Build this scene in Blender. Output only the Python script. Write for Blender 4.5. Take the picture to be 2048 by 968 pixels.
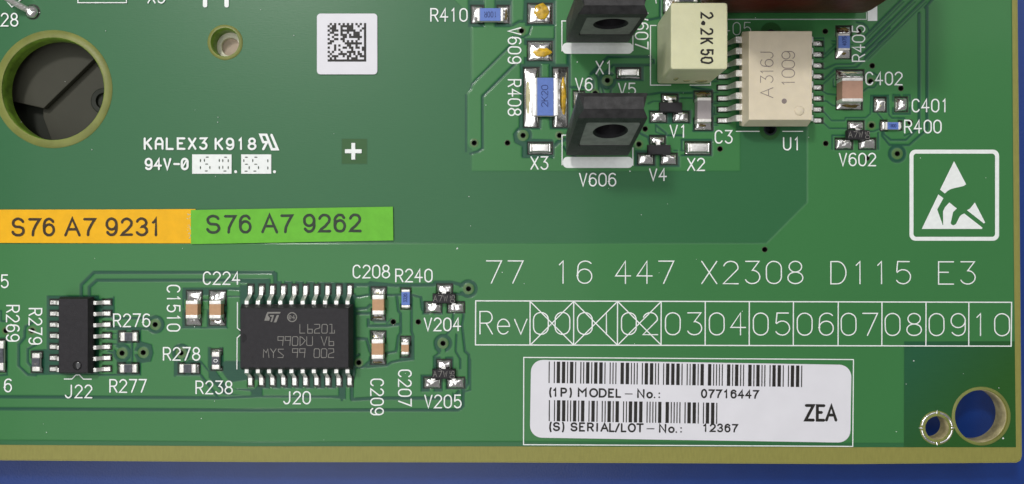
import bpy, bmesh, math, random
import numpy as np
from mathutils import Vector, noise, Matrix
from mathutils.geometry import tessellate_polygon
for o in list(bpy.data.objects): bpy.data.objects.remove(o, do_unlink=True)
SC = bpy.context.scene
SC.unit_settings.scale_length = 0.01           # one unit = one centimetre
S = 1/173.0                                    # one measuring step of the survey (about 0.058 mm) in units
CX, CY = 1024.0, 484.0
NX, NY, CH = 1010.0, 500.0, 1480.0             # point under the lens, lens height
def W(x, y, z=0.0): return Vector(((x-CX)*S, (CY-y)*S, z*S))
def U(x, y, z):                                 # where a point seen at (x, y) stands when it is z above the board
    k = CH/(CH-z); return (NX+(x-NX)/k, NY+(y-NY)/k)
# ---------------------------------------------------------------- camera
cam = bpy.data.objects.new('camera', bpy.data.cameras.new('camera')); SC.collection.objects.link(cam)
cam.location = W(NX, NY, CH); cam.data.sensor_width = 36; cam.data.lens = 36*CH/2048
cam.data.shift_x = (CX-NX)/2048; cam.data.shift_y = (NY-CY)/2048
cam.data.clip_start = .05; cam.data.clip_end = 500
SC.camera = cam
# ---------------------------------------------------------------- room light
wd = bpy.data.worlds.new('World'); SC.world = wd; wd.use_nodes = True
bg = wd.node_tree.nodes['Background']; bg.inputs[0].default_value = (1, .985, .99, 1); bg.inputs[1].default_value = .15
def lamp(name, loc, rot, sx, sy, radiance, col):
    l = bpy.data.lights.new(name, 'AREA'); l.shape = 'RECTANGLE'; l.size = sx; l.size_y = sy; l.energy = radiance*math.pi*sx*sy; l.color = col
    o = bpy.data.objects.new(name, l); SC.collection.objects.link(o); o.location = loc; o.rotation_euler = rot; return o
def spot_panel(name, tx, ty, dist, size, radiance, col):
    v = Vector((tx, ty, 1)); return lamp(name, W(1000, 500)+v*dist, v.to_track_quat('Z', 'Y').to_euler(), size, size, radiance, col)
def ceiling(name, x0, y0, x1, y1, h, radiance, col):
    """a level ceiling panel h above the board, sized so that the lacquer mirrors it between those survey lines"""
    k = 1+h/(CH*S); q = lambda x, y: W(NX+(x-NX)*k, NY+(y-NY)*k, 0)+Vector((0, 0, h))
    a, c = q(x0, y0), q(x1, y1); return lamp(name, (a+c)/2, (0, 0, 0), abs(c.x-a.x), abs(c.y-a.y), radiance, col)
spot_panel('unseen_lamp', -.40, .60, 30, 3.6, 92, (1, .975, .95))
spot_panel('unseen_lamp', -.42, -.80, 90, 13, 15, (1, .985, .97))  # added fill lamp, lightens shadows and the table strip below the board
ceiling('ceiling_panel', 46, -150, 1180, 1250, 40, 1.05, (.97, .985, 1))
ceiling('ceiling_panel', 1300, -700, 2500, 90, 40, .9, (.97, .985, 1))
SC.view_settings.view_transform = 'Standard'; SC.view_settings.look = 'None'
SC.view_settings.exposure = .42; SC.view_settings.gamma = 1
# ---------------------------------------------------------------- materials
def mat(name, col, rough=.5, metal=0, var=.12, scale=6, bump=0, bscale=60, rvar=0, coat=0, spec=.3, sss=0, stretch=(1,1,1), col2=None):
    m = bpy.data.materials.new(name); m.use_nodes = True; nt = m.node_tree; N = nt.nodes; b = N['Principled BSDF']
    tc = N.new('ShaderNodeTexCoord'); mp = N.new('ShaderNodeMapping'); mp.inputs['Scale'].default_value = stretch
    nt.links.new(tc.outputs['Object'], mp.inputs[0])
    n = N.new('ShaderNodeTexNoise'); n.inputs['Scale'].default_value = scale; n.inputs['Detail'].default_value = 5
    nt.links.new(mp.outputs[0], n.inputs['Vector'])
    mx = N.new('ShaderNodeMix'); mx.data_type = 'RGBA'
    c2 = col2 or tuple(min(1, c*(1+var)) for c in col)
    mx.inputs[6].default_value = tuple(c*(1-var) for c in col)+(1,) if not col2 else tuple(col)+(1,)
    mx.inputs[7].default_value = tuple(c2)+(1,)
    cr = N.new('ShaderNodeMapRange'); cr.inputs[1].default_value = .3; cr.inputs[2].default_value = .7
    nt.links.new(n.outputs[0], cr.inputs[0]); nt.links.new(cr.outputs[0], mx.inputs[0])
    nt.links.new(mx.outputs[2], b.inputs['Base Color'])
    b.inputs['Roughness'].default_value = rough; b.inputs['Metallic'].default_value = metal
    b.inputs['Specular IOR Level'].default_value = spec; b.inputs['Coat Weight'].default_value = coat; b.inputs['Coat Roughness'].default_value = .08
    if rvar:
        r = N.new('ShaderNodeMapRange'); r.inputs[3].default_value = max(.02, rough-rvar); r.inputs[4].default_value = rough+rvar
        n3 = N.new('ShaderNodeTexNoise'); n3.inputs['Scale'].default_value = scale*3; nt.links.new(mp.outputs[0], n3.inputs['Vector'])
        nt.links.new(n3.outputs[0], r.inputs[0]); nt.links.new(r.outputs[0], b.inputs['Roughness'])
    if sss: b.inputs['Subsurface Weight'].default_value = sss; b.inputs['Subsurface Radius'].default_value = (.1, .1, .04)
    if bump:
        n2 = N.new('ShaderNodeTexNoise'); n2.inputs['Scale'].default_value = bscale; n2.inputs['Detail'].default_value = 4
        nt.links.new(mp.outputs[0], n2.inputs['Vector'])
        bp = N.new('ShaderNodeBump'); bp.inputs['Strength'].default_value = bump; bp.inputs['Distance'].default_value = .02
        nt.links.new(n2.outputs[0], bp.inputs['Height']); nt.links.new(bp.outputs[0], b.inputs['Normal'])
    return m
MT = dict(
 fr4=mat('glass_laminate', (.29,.275,.072), .40, var=.06, scale=9, bump=.06, bscale=90, stretch=(5,1,1), sss=0),
 fr4edge=mat('cut_laminate', (.36,.33,.17), .6, var=.25, scale=14, bump=.3, bscale=70),  # pale cut fibre with the edge highlight put into its colour
 fr4ring=mat('drilled_laminate', (.22,.24,.062), .4, var=.15, scale=4, bump=.1),
 fr4wall=mat('laminate_hole_wall', (.16,.28,.03), .35, var=.35, scale=8, bump=.2),
 bore=mat('bare_hole_wall', (.42,.37,.20), .45, var=.3, scale=10, bump=.3),
 silk=mat('white_print', (.90,.93,.90), .5, var=.04, scale=20),
 silkdim=mat('thin_white_print', (.62,.69,.64), .55, var=.08, scale=20),
 solder=mat('solder', (.93,.91,.88), .20, 1, var=.07, scale=16, bump=.22, bscale=18, rvar=.08),
 tin=mat('tinned_metal', (.92,.89,.85), .34, 1, var=.10, scale=14, bump=.12, bscale=60, rvar=.08),
 matte_tin=mat('dull_tin', (.90,.87,.82), .33, .75, var=.16, scale=26, bump=.3, bscale=60),
 term=mat('cap_termination', (.90,.87,.82), .40, .55, var=.12, scale=24, bump=.25, bscale=50),
 flux=mat('amber_flux', (.62,.38,.02), .22, 0, var=.45, scale=16, bump=.3, bscale=26, coat=.5),
 fluxpale=mat('pale_flux', (.62,.57,.32), .22, 0, var=.25, scale=10, bump=.4, bscale=26, coat=.4),
 fluxdark=mat('dark_flux', (.13,.09,.015), .14, 0, var=.5, scale=18, bump=.5, bscale=26, coat=.5),
 black=mat('black_epoxy', (.023,.021,.024), .50, 0, var=.14, scale=20, bump=.25, bscale=150),
 black2=mat('dark_grey_epoxy', (.040,.039,.039), .44, 0, var=.34, scale=14, bump=.22, bscale=110),
 blacklow=mat('black_epoxy_flank', (.012,.011,.013), .55, 0, var=.2, scale=20, bump=.2, bscale=150),
 insert=mat('grey_metal_insert', (.27,.275,.255), .45, .1, var=.16, scale=12, bump=.2, bscale=50),
 cream=mat('cream_moulding', (.76,.67,.50), .55, 0, var=.04, scale=8, bump=.12, bscale=90, sss=.1),
 film=mat('pale_yellow_case', (.72,.71,.46), .38, 0, var=.04, scale=7, bump=.1, bscale=40, sss=.1),
 resin=mat('cured_resin', (.38,.36,.17), .12, 0, var=.25, scale=7, bump=.4, bscale=12, coat=.5),
 brown=mat('brown_dipped_epoxy', (.085,.013,.008), .42, 0, var=.35, scale=3, bump=.3, bscale=7, coat=0),
 blue=mat('blue_resistor_glaze', (.13,.22,.58), .35, 0, var=.07, scale=20, bump=.06),
 grey_res=mat('grey_resistor_glaze', (.10,.105,.12), .3, 0, var=.3, scale=24, bump=.15),
 ceramic=mat('alumina_ceramic', (.62,.60,.56), .5, 0, var=.08),
 tan=mat('tan_ceramic', (.56,.33,.18), .45, 0, var=.08, scale=20, bump=.08),
 pinkbrown=mat('pink_brown_ceramic', (.47,.28,.20), .42, 0, var=.07, scale=12, bump=.05),
 greycer=mat('grey_ceramic', (.40,.36,.36), .42, 0, var=.07, scale=12, bump=.05),
 laser=mat('laser_mark', (.25,.24,.22), .6, 0, var=.15, scale=60),
 laserdim=mat('faint_laser_mark', (.24,.23,.22), .6, 0, var=.2, scale=60),
 greymark=mat('grey_ink', (.27,.22,.20), .6, 0, var=.15, scale=40),
 darkink=mat('black_ink', (.022,.020,.018), .5, 0, var=.3, scale=60),
 brownink=mat('dark_brown_ink', (.055,.034,.014), .5, 0, var=.3, scale=30),
 greenink=mat('dark_green_ink', (.030,.050,.026), .5, 0, var=.3, scale=30),
 blueink=mat('navy_ink', (.015,.025,.12), .5),
 white=mat('white_label_paper', (.80,.79,.83), .5, 0, var=.025, scale=3, bump=.03, bscale=30),
 orange=mat('orange_label', (.92,.48,.004), .55, 0, var=.05, scale=9, bump=.08, bscale=60),
 lime=mat('green_label', (.15,.52,.035), .55, 0, var=.06, scale=9, bump=.08, bscale=60),
 windowgreen=mat('clear_mask_laminate', (.025,.085,.012), .35, 0, var=.1, scale=10),
 hole=mat('shaded_hole', (.012,.010,.008), .5, .0, var=.3, scale=20),  # near-black paints in the shade down the via
 viaring=mat('via_ring', (.085,.18,.055), .35, 0, var=.12, scale=10, coat=.3),
 viaringbare=mat('plain_via_ring', (.12,.16,.075), .35, 0, var=.15, scale=20),
 gloss_black=mat('polished_dimple', (.012,.012,.013), .18, 0, var=.1, scale=8, spec=.8),
 slotwall=mat('shaded_slot_wall', (.012,.020,.022), .5, 0, var=.3, scale=8),  # dark colour holds the shade inside the drilled slot
 table=mat('blue_table', (.005,.036,.21), .36, 0, var=.10, scale=3, bump=.12, bscale=40, col2=(.006,.042,.235), spec=.6),
 greyplastic=mat('grey_housing', (.050,.049,.034), .6, 0, var=.08, scale=3),  # this grey and the next lowered to paint in shade under the board
 greyplastic2=mat('dark_grey_housing', (.02,.023,.015), .6, 0, var=.08, scale=3),
 standoff=mat('ivory_standoff', (.74,.70,.55), .45, 0, var=.05, scale=8),
 brownhole=mat('brown_screw_plug', (.46,.36,.28), .6, 0, var=.08, scale=8),
)
def sheetmask():                                   # the solder mask: green lacquer, lighter where copper lies under it
    m = bpy.data.materials.new('green_solder_mask'); m.use_nodes = True; nt = m.node_tree; N = nt.nodes; L = nt.links; b = N['Principled BSDF']
    def attr(n):
        a = N.new('ShaderNodeAttribute'); a.attribute_name = n; return a.outputs['Fac']
    def mix(f, a, bb):
        x = N.new('ShaderNodeMix'); x.data_type = 'RGBA'
        for s, v in ((x.inputs[0], f), (x.inputs[6], a), (x.inputs[7], bb)):
            if isinstance(v, tuple): s.default_value = v
            elif isinstance(v, float): s.default_value = v
            else: L.new(v, s)
        return x.outputs[2]
    tc = N.new('ShaderNodeTexCoord')
    mp = N.new('ShaderNodeMapping'); mp.inputs['Scale'].default_value = (1.2, 14, 1); L.new(tc.outputs['Object'], mp.inputs[0])
    nz = N.new('ShaderNodeTexNoise'); nz.inputs['Scale'].default_value = 5; nz.inputs['Detail'].default_value = 6; L.new(mp.outputs[0], nz.inputs['Vector'])
    big = N.new('ShaderNodeTexNoise'); big.inputs['Scale'].default_value = .7; big.inputs['Detail'].default_value = 4; L.new(tc.outputs['Object'], big.inputs['Vector'])
    c = mix(attr('tone'), (.008,.070,.045,1), (.050,.212,.062,1))
    c = mix(attr('clear'), c, (.020,.092,.010,1))
    f = N.new('ShaderNodeMath'); f.operation = 'MULTIPLY'; f.inputs[1].default_value = .18; L.new(nz.outputs[0], f.inputs[0])
    c = mix(f.outputs[0], c, (.065,.215,.075,1))
    g = N.new('ShaderNodeMath'); g.operation = 'MULTIPLY'; g.inputs[1].default_value = .16; L.new(big.outputs[0], g.inputs[0])
    c = mix(g.outputs[0], c, (.020,.115,.040,1))
    c = mix(attr('opening'), c, (.010,.010,.006,1))  # mask gaps, their rim shadow included in the colour
    L.new(c, b.inputs['Base Color'])
    b.inputs['Roughness'].default_value = .36; b.inputs['Specular IOR Level'].default_value = .28
    b.inputs['Coat Weight'].default_value = .14; b.inputs['Coat Roughness'].default_value = .10
    mp2 = N.new('ShaderNodeMapping'); mp2.inputs['Scale'].default_value = (1, 5, 1); L.new(tc.outputs['Object'], mp2.inputs[0])
    n2 = N.new('ShaderNodeTexNoise'); n2.inputs['Scale'].default_value = 16; n2.inputs['Detail'].default_value = 5; L.new(mp2.outputs[0], n2.inputs['Vector'])
    bp = N.new('ShaderNodeBump'); bp.inputs['Strength'].default_value = .10; bp.inputs['Distance'].default_value = .01
    L.new(n2.outputs[0], bp.inputs['Height']); L.new(bp.outputs[0], b.inputs['Normal'])
    return m
MT['mask'] = sheetmask()
# ---------------------------------------------------------------- builders (coordinates in survey steps, y downwards)
ORG = {}
def link(name, data, parent, org):
    o = bpy.data.objects.new(name, data); SC.collection.objects.link(o)
    ORG[o] = org
    if parent is not None:
        p = ORG[parent]; o.parent = parent; o.location = W(*org)-W(*p)
    else: o.location = W(*org)
    return o
def thing(name, label, cat, x, y, z=0, group=None):
    o = link(name, None, None, (x, y, z)); o['label'] = label; o['category'] = cat
    if group: o['group'] = group
    o.empty_display_size = .1
    return o
class B:                                        # collects one mesh
    def __init__(s): s.v = []; s.f = []
    def add(s, vs, fs):
        n = len(s.v); s.v += [tuple(v) for v in vs]; s.f += [tuple(i+n for i in f) for f in fs]; return s
    def box(s, x0, y0, z0, x1, y1, z1, top=0, topb=None):   # top = inset of the upper face
        t = top; tb = t if topb is None else topb
        s.add([(x0,y0,z0),(x1,y0,z0),(x1,y1,z0),(x0,y1,z0),(x0+t,y0+tb,z1),(x1-t,y0+tb,z1),(x1-t,y1-tb,z1),(x0+t,y1-tb,z1)],
              [(0,1,2,3),(7,6,5,4),(0,4,5,1),(1,5,6,2),(2,6,7,3),(3,7,4,0)]); return s
    def loft(s, rings, caps=True):
        n = len(rings[0]); base = len(s.v)
        for r in rings: s.v += [tuple(p) for p in r]
        for k in range(len(rings)-1):
            for i in range(n):
                j = (i+1) % n; s.f.append((base+k*n+i, base+k*n+j, base+(k+1)*n+j, base+(k+1)*n+i))
        if caps:
            s.f.append(tuple(base+i for i in range(n))[::-1]); s.f.append(tuple(base+(len(rings)-1)*n+i for i in range(n)))
        return s
    def poly(s, pts, z):                          # flat face, any simple polygon
        tri = tessellate_polygon([[Vector((p[0], p[1], 0)) for p in pts]])
        return s.add([(p[0], p[1], z) for p in pts], tri)
    def plate(s, pts, z0, z1):
        n = len(pts); tri = tessellate_polygon([[Vector((p[0], p[1], 0)) for p in pts]])
        s.add([(p[0],p[1],z1) for p in pts]+[(p[0],p[1],z0) for p in pts], list(tri)+[(a+n,c+n,b+n) for a,b,c in tri]+[(i,(i+1)%n,(i+1)%n+n,i+n) for i in range(n)])
        return s
    def build(s, name, m, parent=None, org=None, smooth=False, bevel=0, seg=2, flat=False, mods=None):
        if org is None: org = ORG[parent] if parent is not None else (0, 0, 0)
        me = bpy.data.meshes.new(name)
        me.from_pydata([((x-org[0])*S, (org[1]-y)*S, (z-org[2])*S) for x, y, z in s.v], [], s.f); me.update()
        bm = bmesh.new(); bm.from_mesh(me)
        if flat:
            for f in bm.faces:
                f.normal_update()
                if f.normal.z < 0: f.normal_flip()
        else: bmesh.ops.recalc_face_normals(bm, faces=bm.faces)
        if bevel:
            bmesh.ops.bevel(bm, geom=[e for e in bm.edges if len(e.link_faces) == 2 and e.calc_face_angle(0) > .45], offset=bevel*S, segments=seg, profile=.6, affect='EDGES')
        for f in bm.faces: f.smooth = smooth
        bm.to_mesh(me); bm.free()
        me.materials.append(MT[m] if isinstance(m, str) else m)
        return link(name, me, parent, org)
def rrect(x0, y0, x1, y1, r, n=5):
    out = []
    for cx, cy, a in ((x1-r, y0+r, -90), (x1-r, y1-r, 0), (x0+r, y1-r, 90), (x0+r, y0+r, 180)):
        for i in range(n+1):
            t = math.radians(a+90*i/n); out.append((cx+r*math.cos(t), cy+r*math.sin(t)))
    return out
def circ(cx, cy, r, n=32, z=None, a0=0, a1=360, jit=0, ry=None):
    full = a1-a0 >= 360; out = []; ry = ry or r
    for i in range(n if full else n+1):
        t = math.radians(a0+(a1-a0)*i/n); k = 1+jit*noise.noise(Vector((math.cos(t)*1.5+cx, math.sin(t)*1.5+cy, 3)))
        p = (cx+r*k*math.cos(t), cy+ry*k*math.sin(t)); out.append(p if z is None else p+(z,))
    return out
# stroke lettering
def arc(cx, cy, rx, ry, a0, a1, n=10): return [(cx+rx*math.cos(math.radians(a0+(a1-a0)*i/n)), cy+ry*math.sin(math.radians(a0+(a1-a0)*i/n))) for i in range(n+1)]
GL = {
 '0': [arc(.5,.32,.5,.32,180,360)+arc(.5,.68,.5,.32,0,180)+[(0,.32)]],
 '1': [[(.25,.17),(.5,0),(.5,1)]],
 '2': [arc(.5,.28,.48,.28,195,375,12)+[(0,1),(1,1)]],
 '3': [[(.05,0),(.95,0),(.5,.4)]+arc(.5,.7,.5,.3,-80,155,12)],
 '4': [[(.65,1),(.65,0),(0,.66),(1,.66)]],
 '5': [[(.92,0),(.15,0),(.08,.44)]+arc(.5,.68,.5,.32,-140,150,14)],
 '6': [arc(.55,.3,.5,.3,-40,-170,8)+[(.02,.62)]+arc(.5,.68,.48,.32,180,540,20)],
 '7': [[(0,0),(1,0),(.32,1)]],
 '8': [arc(.5,.24,.42,.24,90,450,18), arc(.5,.74,.5,.26,-90,270,20)],
 '9': [arc(.5,.32,.48,.32,0,360,20)+[(.98,.4)]+arc(.5,.7,.48,.3,0,150,10)],
 'A': [[(0,1),(.5,0),(1,1)],[(.19,.64),(.81,.64)]],
 'B': [[(0,0),(0,1),(.6,1)]+arc(.6,.73,.4,.27,90,-90,8)+[(0,.46),(.55,.46)]+arc(.55,.23,.36,.23,90,-90,8)+[(0,0)]],
 'C': [arc(.5,.32,.5,.32,-25,-180,9)+arc(.5,.68,.5,.32,180,25,9)],
 'D': [[(0,0),(0,1),(.45,1)]+arc(.42,.5,.58,.5,80,-80,14)+[(.45,0),(0,0)]],
 'E': [[(1,0),(0,0),(0,1),(1,1)],[(0,.47),(.65,.47)]],
 'J': [[(.85,0),(.85,.68)]+arc(.42,.7,.43,.3,0,160,8)],
 'K': [[(0,0),(0,1)],[(.95,0),(0,.58)],[(.3,.42),(1,1)]],
 'L': [[(0,0),(0,1),(.9,1)]],
 'M': [[(0,1),(0,0),(.5,.45),(1,0),(1,1)]],
 'P': [[(0,1),(0,0),(.55,0)]+arc(.55,.27,.42,.27,-90,90,9)+[(0,.54)]],
 'R': [[(0,1),(0,0),(.55,0)]+arc(.55,.26,.42,.26,-90,90,9)+[(0,.52)],[(.5,.52),(1,1)]],
 'S': [arc(.5,.25,.46,.25,-25,-240,10)+arc(.5,.73,.5,.27,-70,155,10)],
 'U': [[(0,0),(0,.68)]+arc(.5,.68,.5,.32,180,0,10)+[(1,0)]],
 'V': [[(0,0),(.5,1),(1,0)]],
 'W': [[(0,0),(.25,1),(.5,.2),(.75,1),(1,0)]],
 'X': [[(0,0),(1,1)],[(1,0),(0,1)]],
 'Y': [[(0,0),(.5,.45),(1,0)],[(.5,.45),(.5,1)]],
 'e': [[(.03,.66),(.97,.66)]+arc(.5,.67,.48,.33,-10,-320,16)],
 'v': [[(0,.34),(.5,1),(1,.34)]],
 'N': [[(0,1),(0,0),(1,1),(1,0)]], 'o': [arc(.5,.68,.46,.32,0,360,18)], 'T': [[(0,0),(1,0)],[(.5,0),(.5,1)]], 'I': [[(.5,0),(.5,1)]],
 '(': [arc(1.5,.55,1.4,.85,-135,-225,10)], ')': [arc(-.5,.55,1.4,.85,-45,45,10)], '/': [[(.85,0),(.1,1.05)]], ':': [[(.45,.93),(.55,.93)],[(.45,.42),(.55,.42)]], 'O': [arc(.5,.5,.52,.5,0,360,24)], 'Z': [[(.05,0),(.95,0),(.03,1),(1,1)]],
 '-': [[(.1,.5),(.9,.5)]], '.': [[(.1,.97),(.2,.97)]],
}
GSQ = dict(GL)                                        # squared lettering of laser marked chips
GSQ.update({'6': [[(.1,0),(.1,1),(.9,1),(.9,.55),(.1,.55)]], '9': [[(1,.42),(.05,.42),(.05,0),(1,0),(.85,1)]], '0': [[(.2,0),(.8,0),(1,.15),(.95,.9),(.8,1),(.1,1),(0,.85),(.05,.1),(.2,0)]],
 '2': [[(0,0),(.9,0),(.95,.4),(.2,.55),(.02,.7),(.02,1),(.95,1)]], '1': [[(.1,0),(.5,0),(.5,1)],[(.1,1),(.95,1),(.95,.65)]], 'D': [[(.1,0),(.1,1),(.5,.85),(1,.45),(.5,.1),(.1,0)]],
 'U': [[(0,0),(0,.9),(.2,1),(.85,1),(1,.9),(1,0)]], 'S': [[(1,.05),(.1,.05),(.1,.3),(1,.75),(.9,1),(0,1)]], 'M': [[(0,1),(.05,.1),(.5,.45),(.8,.02),(1,1)]]})
KAL = dict(GL)
KAL.update({'A': [[(0,1),(0,.3),(.25,0),(.75,0),(1,.3),(1,1)],[(0,.55),(1,.55)]]})
_zi = [0]
def stroke(b, pts, w, z, closed=False):
    P = [Vector((p[0], p[1])) for p in pts]
    Q = [P[0]]
    for p in P[1:]:
        if (p-Q[-1]).length > .15: Q.append(p)
    if len(Q) > 2 and (Q[0]-Q[-1]).length < .4: closed = True; Q.pop()
    n = len(Q)
    if n < 2: return
    _zi[0] = (_zi[0]+1) % 9; z = z+_zi[0]*.035
    h = w/2; L = []; R = []
    for i in range(n):
        a = Q[i-1] if (i > 0 or closed) else None; c = Q[(i+1) % n] if (i < n-1 or closed) else None
        d1 = (Q[i]-a).normalized() if a is not None else (c-Q[i]).normalized()
        d2 = (c-Q[i]).normalized() if c is not None else d1
        m = d1+d2
        if m.length < .3: m = Vector((-d1.y, d1.x))*0+d2
        m.normalize(); nrm = Vector((-m.y, m.x)); k = 1/max(.5, nrm.dot(Vector((-d1.y, d1.x))))
        L.append(Q[i]+nrm*h*k); R.append(Q[i]-nrm*h*k)
    if not closed:                                      # rounded ends
        d = (Q[1]-Q[0]).normalized(); e = (Q[-1]-Q[-2]).normalized()
        L.insert(0, L[0]*.7+R[0]*.3-d*h*.8); R.insert(0, R[0]*.7+L[1]*.3-d*h*.8)
        L.append(L[-1]*.7+R[-1]*.3+e*h*.8); R.append(R[-1]*.7+L[-2]*.3+e*h*.8)
    m = len(L); vs = [(p.x, p.y, z+.012*i) for i, p in enumerate(L)]+[(p.x, p.y, z+.012*i) for i, p in enumerate(R)]
    b.add(vs, [(i, (i+1) % m, (i+1) % m+m, i+m) for i in range(m if closed else m-1)])
def text(b, s, x, y, h, adv, gw, w, z, rot=0, glyphs=GL, tilt=0, ragged=0):
    """x, y is the upper left corner of the first letter as it reads; rot turns the line about it (90 = reads downwards)."""
    ca, sa = math.cos(math.radians(rot+tilt)), math.sin(math.radians(rot+tilt)); px = 0
    for ch in s:
        if ch != ' ':
            off = 0
            for st in glyphs[ch]:
                pts = []
                for gx, gy in st:
                    u, v = px+gx*gw+off, gy*h
                    if ragged: u += ragged*noise.noise(Vector((u*.4, v*.4, x))); v += ragged*noise.noise(Vector((u*.4, v*.4, y+9)))
                    pts.append((x+u*ca-v*sa, y+u*sa+v*ca))
                stroke(b, pts, w, z)
        px += adv
# ================================================================ the table under everything
b = B(); b.poly([(-3000,-3000),(5000,-3000),(5000,4000),(-3000,4000)], -90)
t = b.build('table_top', 'table', None, (0,0,-90), flat=True); t['kind'] = 'structure'; t['label'] = 'plain blue table surface under the circuit board'
# ================================================================ the circuit board
BD = thing('circuit_board', 'green printed circuit board with bare olive edge and white lettering, lying over the blue table', 'circuit board', CX, CY, 0)
def bow(x): return 0
H1, H2, H3, H4 = (106,178,102), (450,84.5,28), (1874.5,856,23.5), (1959.6,832,51.5)
outer = [(-420,-420),(2034,-420),(2036,0),(2040,400),(2044.5,912),(2042,921),(2034,925.5),(1700,928.6),(1300,926.6),(1000,925.3),(500,924.5),(0,921),(-420,918)]
VIA = [(948.5,286,1),(1015,286,0),(1046,271,2),(1119,271,1),(1043,62,1),(1214.7,161,2),(1190,187,1),(1290,258,0),(1277.6,288.6,1),(1439.6,298,0),(1651,287,0),(1650,63,0),(1716.6,63,0),(1743.9,131.8,0),(1740.5,163,1),(1801,177,0),(1742.5,251,1),(1819.5,244.5,0),(1733,316.5,0),(1794,307.6,2),(1529,499,0),(937,577.5,2),(886,686.5,2),(786.7,643.5,0),(836.6,643.5,0),(718,725,1),(311,649,2),(244.7,706,2),(287,705,2),(13,661,1),(65,661,1),(362.6,705.7,2)]
holes = [circ(*H1, n=72), circ(*H2, n=40), circ(*H3, n=36), circ(*H4, n=56)]
smallholes = [circ(x, y, 5.2, 10) for x, y, s in VIA]+[circ(1540,258,10.5,20), circ(1541.5,72,10.5,20)]
def slab(z0, z1):
    loops = [outer]+holes+smallholes; b = B()
    tri = tessellate_polygon([[Vector((p[0], p[1], 0)) for p in l] for l in loops])
    allp = [p for l in loops for p in l]; n = len(allp)
    b.add([(p[0], p[1], z1) for p in allp]+[(p[0], p[1], z0) for p in allp], list(tri)+[(a+n, c+n, d+n) for a, d, c in tri])
    base = 0
    m = len(outer); b.f += [(i, (i+1) % m, (i+1) % m+n, i+n) for i in range(m)]
    return b
slab(-30, -1.2).build('laminate', 'fr4', BD)
_e = outer[1:-1]; b = B(); nE = len(_e)
for i in range(nE-1):
    (ax, ay), (bx, by) = _e[i], _e[i+1]; dx, dy = bx-ax, by-ay; l = math.hypot(dx, dy); px, py = -dy/l*2.2, dx/l*2.2
    b.add([(ax,ay,-2.6+i*.01),(bx,by,-2.6+i*.01),(bx+px,by+py,-.95+i*.01),(ax+px,ay+py,-.95+i*.01)],[(0,1,2,3)])
b.build('cut_edge','fr4edge',BD,flat=True)
for (hx, hy, r), m, n in ((H1,'fr4wall',72),(H2,'fr4wall',40),(H3,'bore',36),(H4,'bore',56)):
    b = B(); b.loft([circ(hx,hy,r+.05,n,z=-30), circ(hx,hy,r,n,z=-15), circ(hx,hy,r,n,z=-.6), circ(hx,hy,r+1.5,n,z=0)], caps=False)
    b.build('hole_wall', m, BD, smooth=True)
def ring(cx, cy, r0, r1, z, n=64, jit=0, lift=.3, cx1=None):
    b = B(); a = circ(cx, cy, r0, n, z=z); c = circ(cx, cy, r1, n, z=z, jit=jit); d = circ(cx, cy, r1+.8, n, z=z-lift-1.0, jit=jit)
    b.add(a+c+d, [(i,(i+1)%n,(i+1)%n+n,i+n) for i in range(n)]+[(i+n,(i+1)%n+n,(i+1)%n+2*n,i+2*n) for i in range(n)]); return b
ring(107,178,102.8,117.5,1.5,72,.012).build('bare_rim', 'fr4ring', BD, flat=True, smooth=True)
ring(450.5,84.7,29,34.5,1.5,48,.03).build('bare_rim', 'fr4ring', BD, flat=True, smooth=True)
ring(1962,832,53,58.0,1.5,64,.01).build('bare_rim', 'fr4ring', BD, flat=True, smooth=True)
# ---------------- the lacquered skin, raised where copper runs beneath it
G = 1.6
gx = np.arange(-40, 2033.7, G); gy = np.arange(-40, 895.0, G)
XX, YY = np.meshgrid(gx, gy)
T = np.full(XX.shape, .54); HT = np.zeros(XX.shape); OP = np.zeros(XX.shape); CL = np.zeros(XX.shape)
def win(x0, y0, x1, y1, pad=8):
    i0 = max(0, int((x0-pad-gx[0])/G)); i1 = min(len(gx), int((x1+pad-gx[0])/G)+2)
    j0 = max(0, int((y0-pad-gy[0])/G)); j1 = min(len(gy), int((y1+pad-gy[0])/G)+2)
    return slice(j0, max(j0, j1)), slice(i0, max(i0, i1))
def dist_segs(X, Y, pts, closed=False):
    D = np.full(X.shape, 1e9); n = len(pts)
    for i in range(n if closed else n-1):
        ax, ay = pts[i]; bx, by = pts[(i+1) % n]; dx, dy = bx-ax, by-ay; l = dx*dx+dy*dy or 1e-9
        t = np.clip(((X-ax)*dx+(Y-ay)*dy)/l, 0, 1); D = np.minimum(D, np.hypot(X-ax-t*dx, Y-ay-t*dy))
    return D
def cov_poly(pts):
    xs = [p[0] for p in pts]; ys = [p[1] for p in pts]; w = win(min(xs), min(ys), max(xs), max(ys))
    X, Y = XX[w], YY[w]; ins = np.zeros(X.shape, bool); n = len(pts)
    for i in range(n):
        ax, ay = pts[i]; bx, by = pts[(i+1) % n]
        if ay == by: continue
        ins ^= ((ay > Y) != (by > Y)) & (X < (bx-ax)*(Y-ay)/(by-ay)+ax)
    d = dist_segs(X, Y, pts, True); return w, np.clip(.5+np.where(ins, d, -d)/G, 0, 1)
def cov_line(pts, wd_):
    xs = [p[0] for p in pts]; ys = [p[1] for p in pts]; w = win(min(xs)-wd_, min(ys)-wd_, max(xs)+wd_, max(ys)+wd_)
    return w, np.clip(.5+(wd_/2-dist_segs(XX[w], YY[w], pts))/G, 0, 1)
def paint(A, wc, v): w, c = wc; A[w] = A[w]*(1-c)+v*c
CT, GT = 1.0, .0
def cu(wc): paint(T, wc, CT); paint(HT, wc, 1.0)
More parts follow.
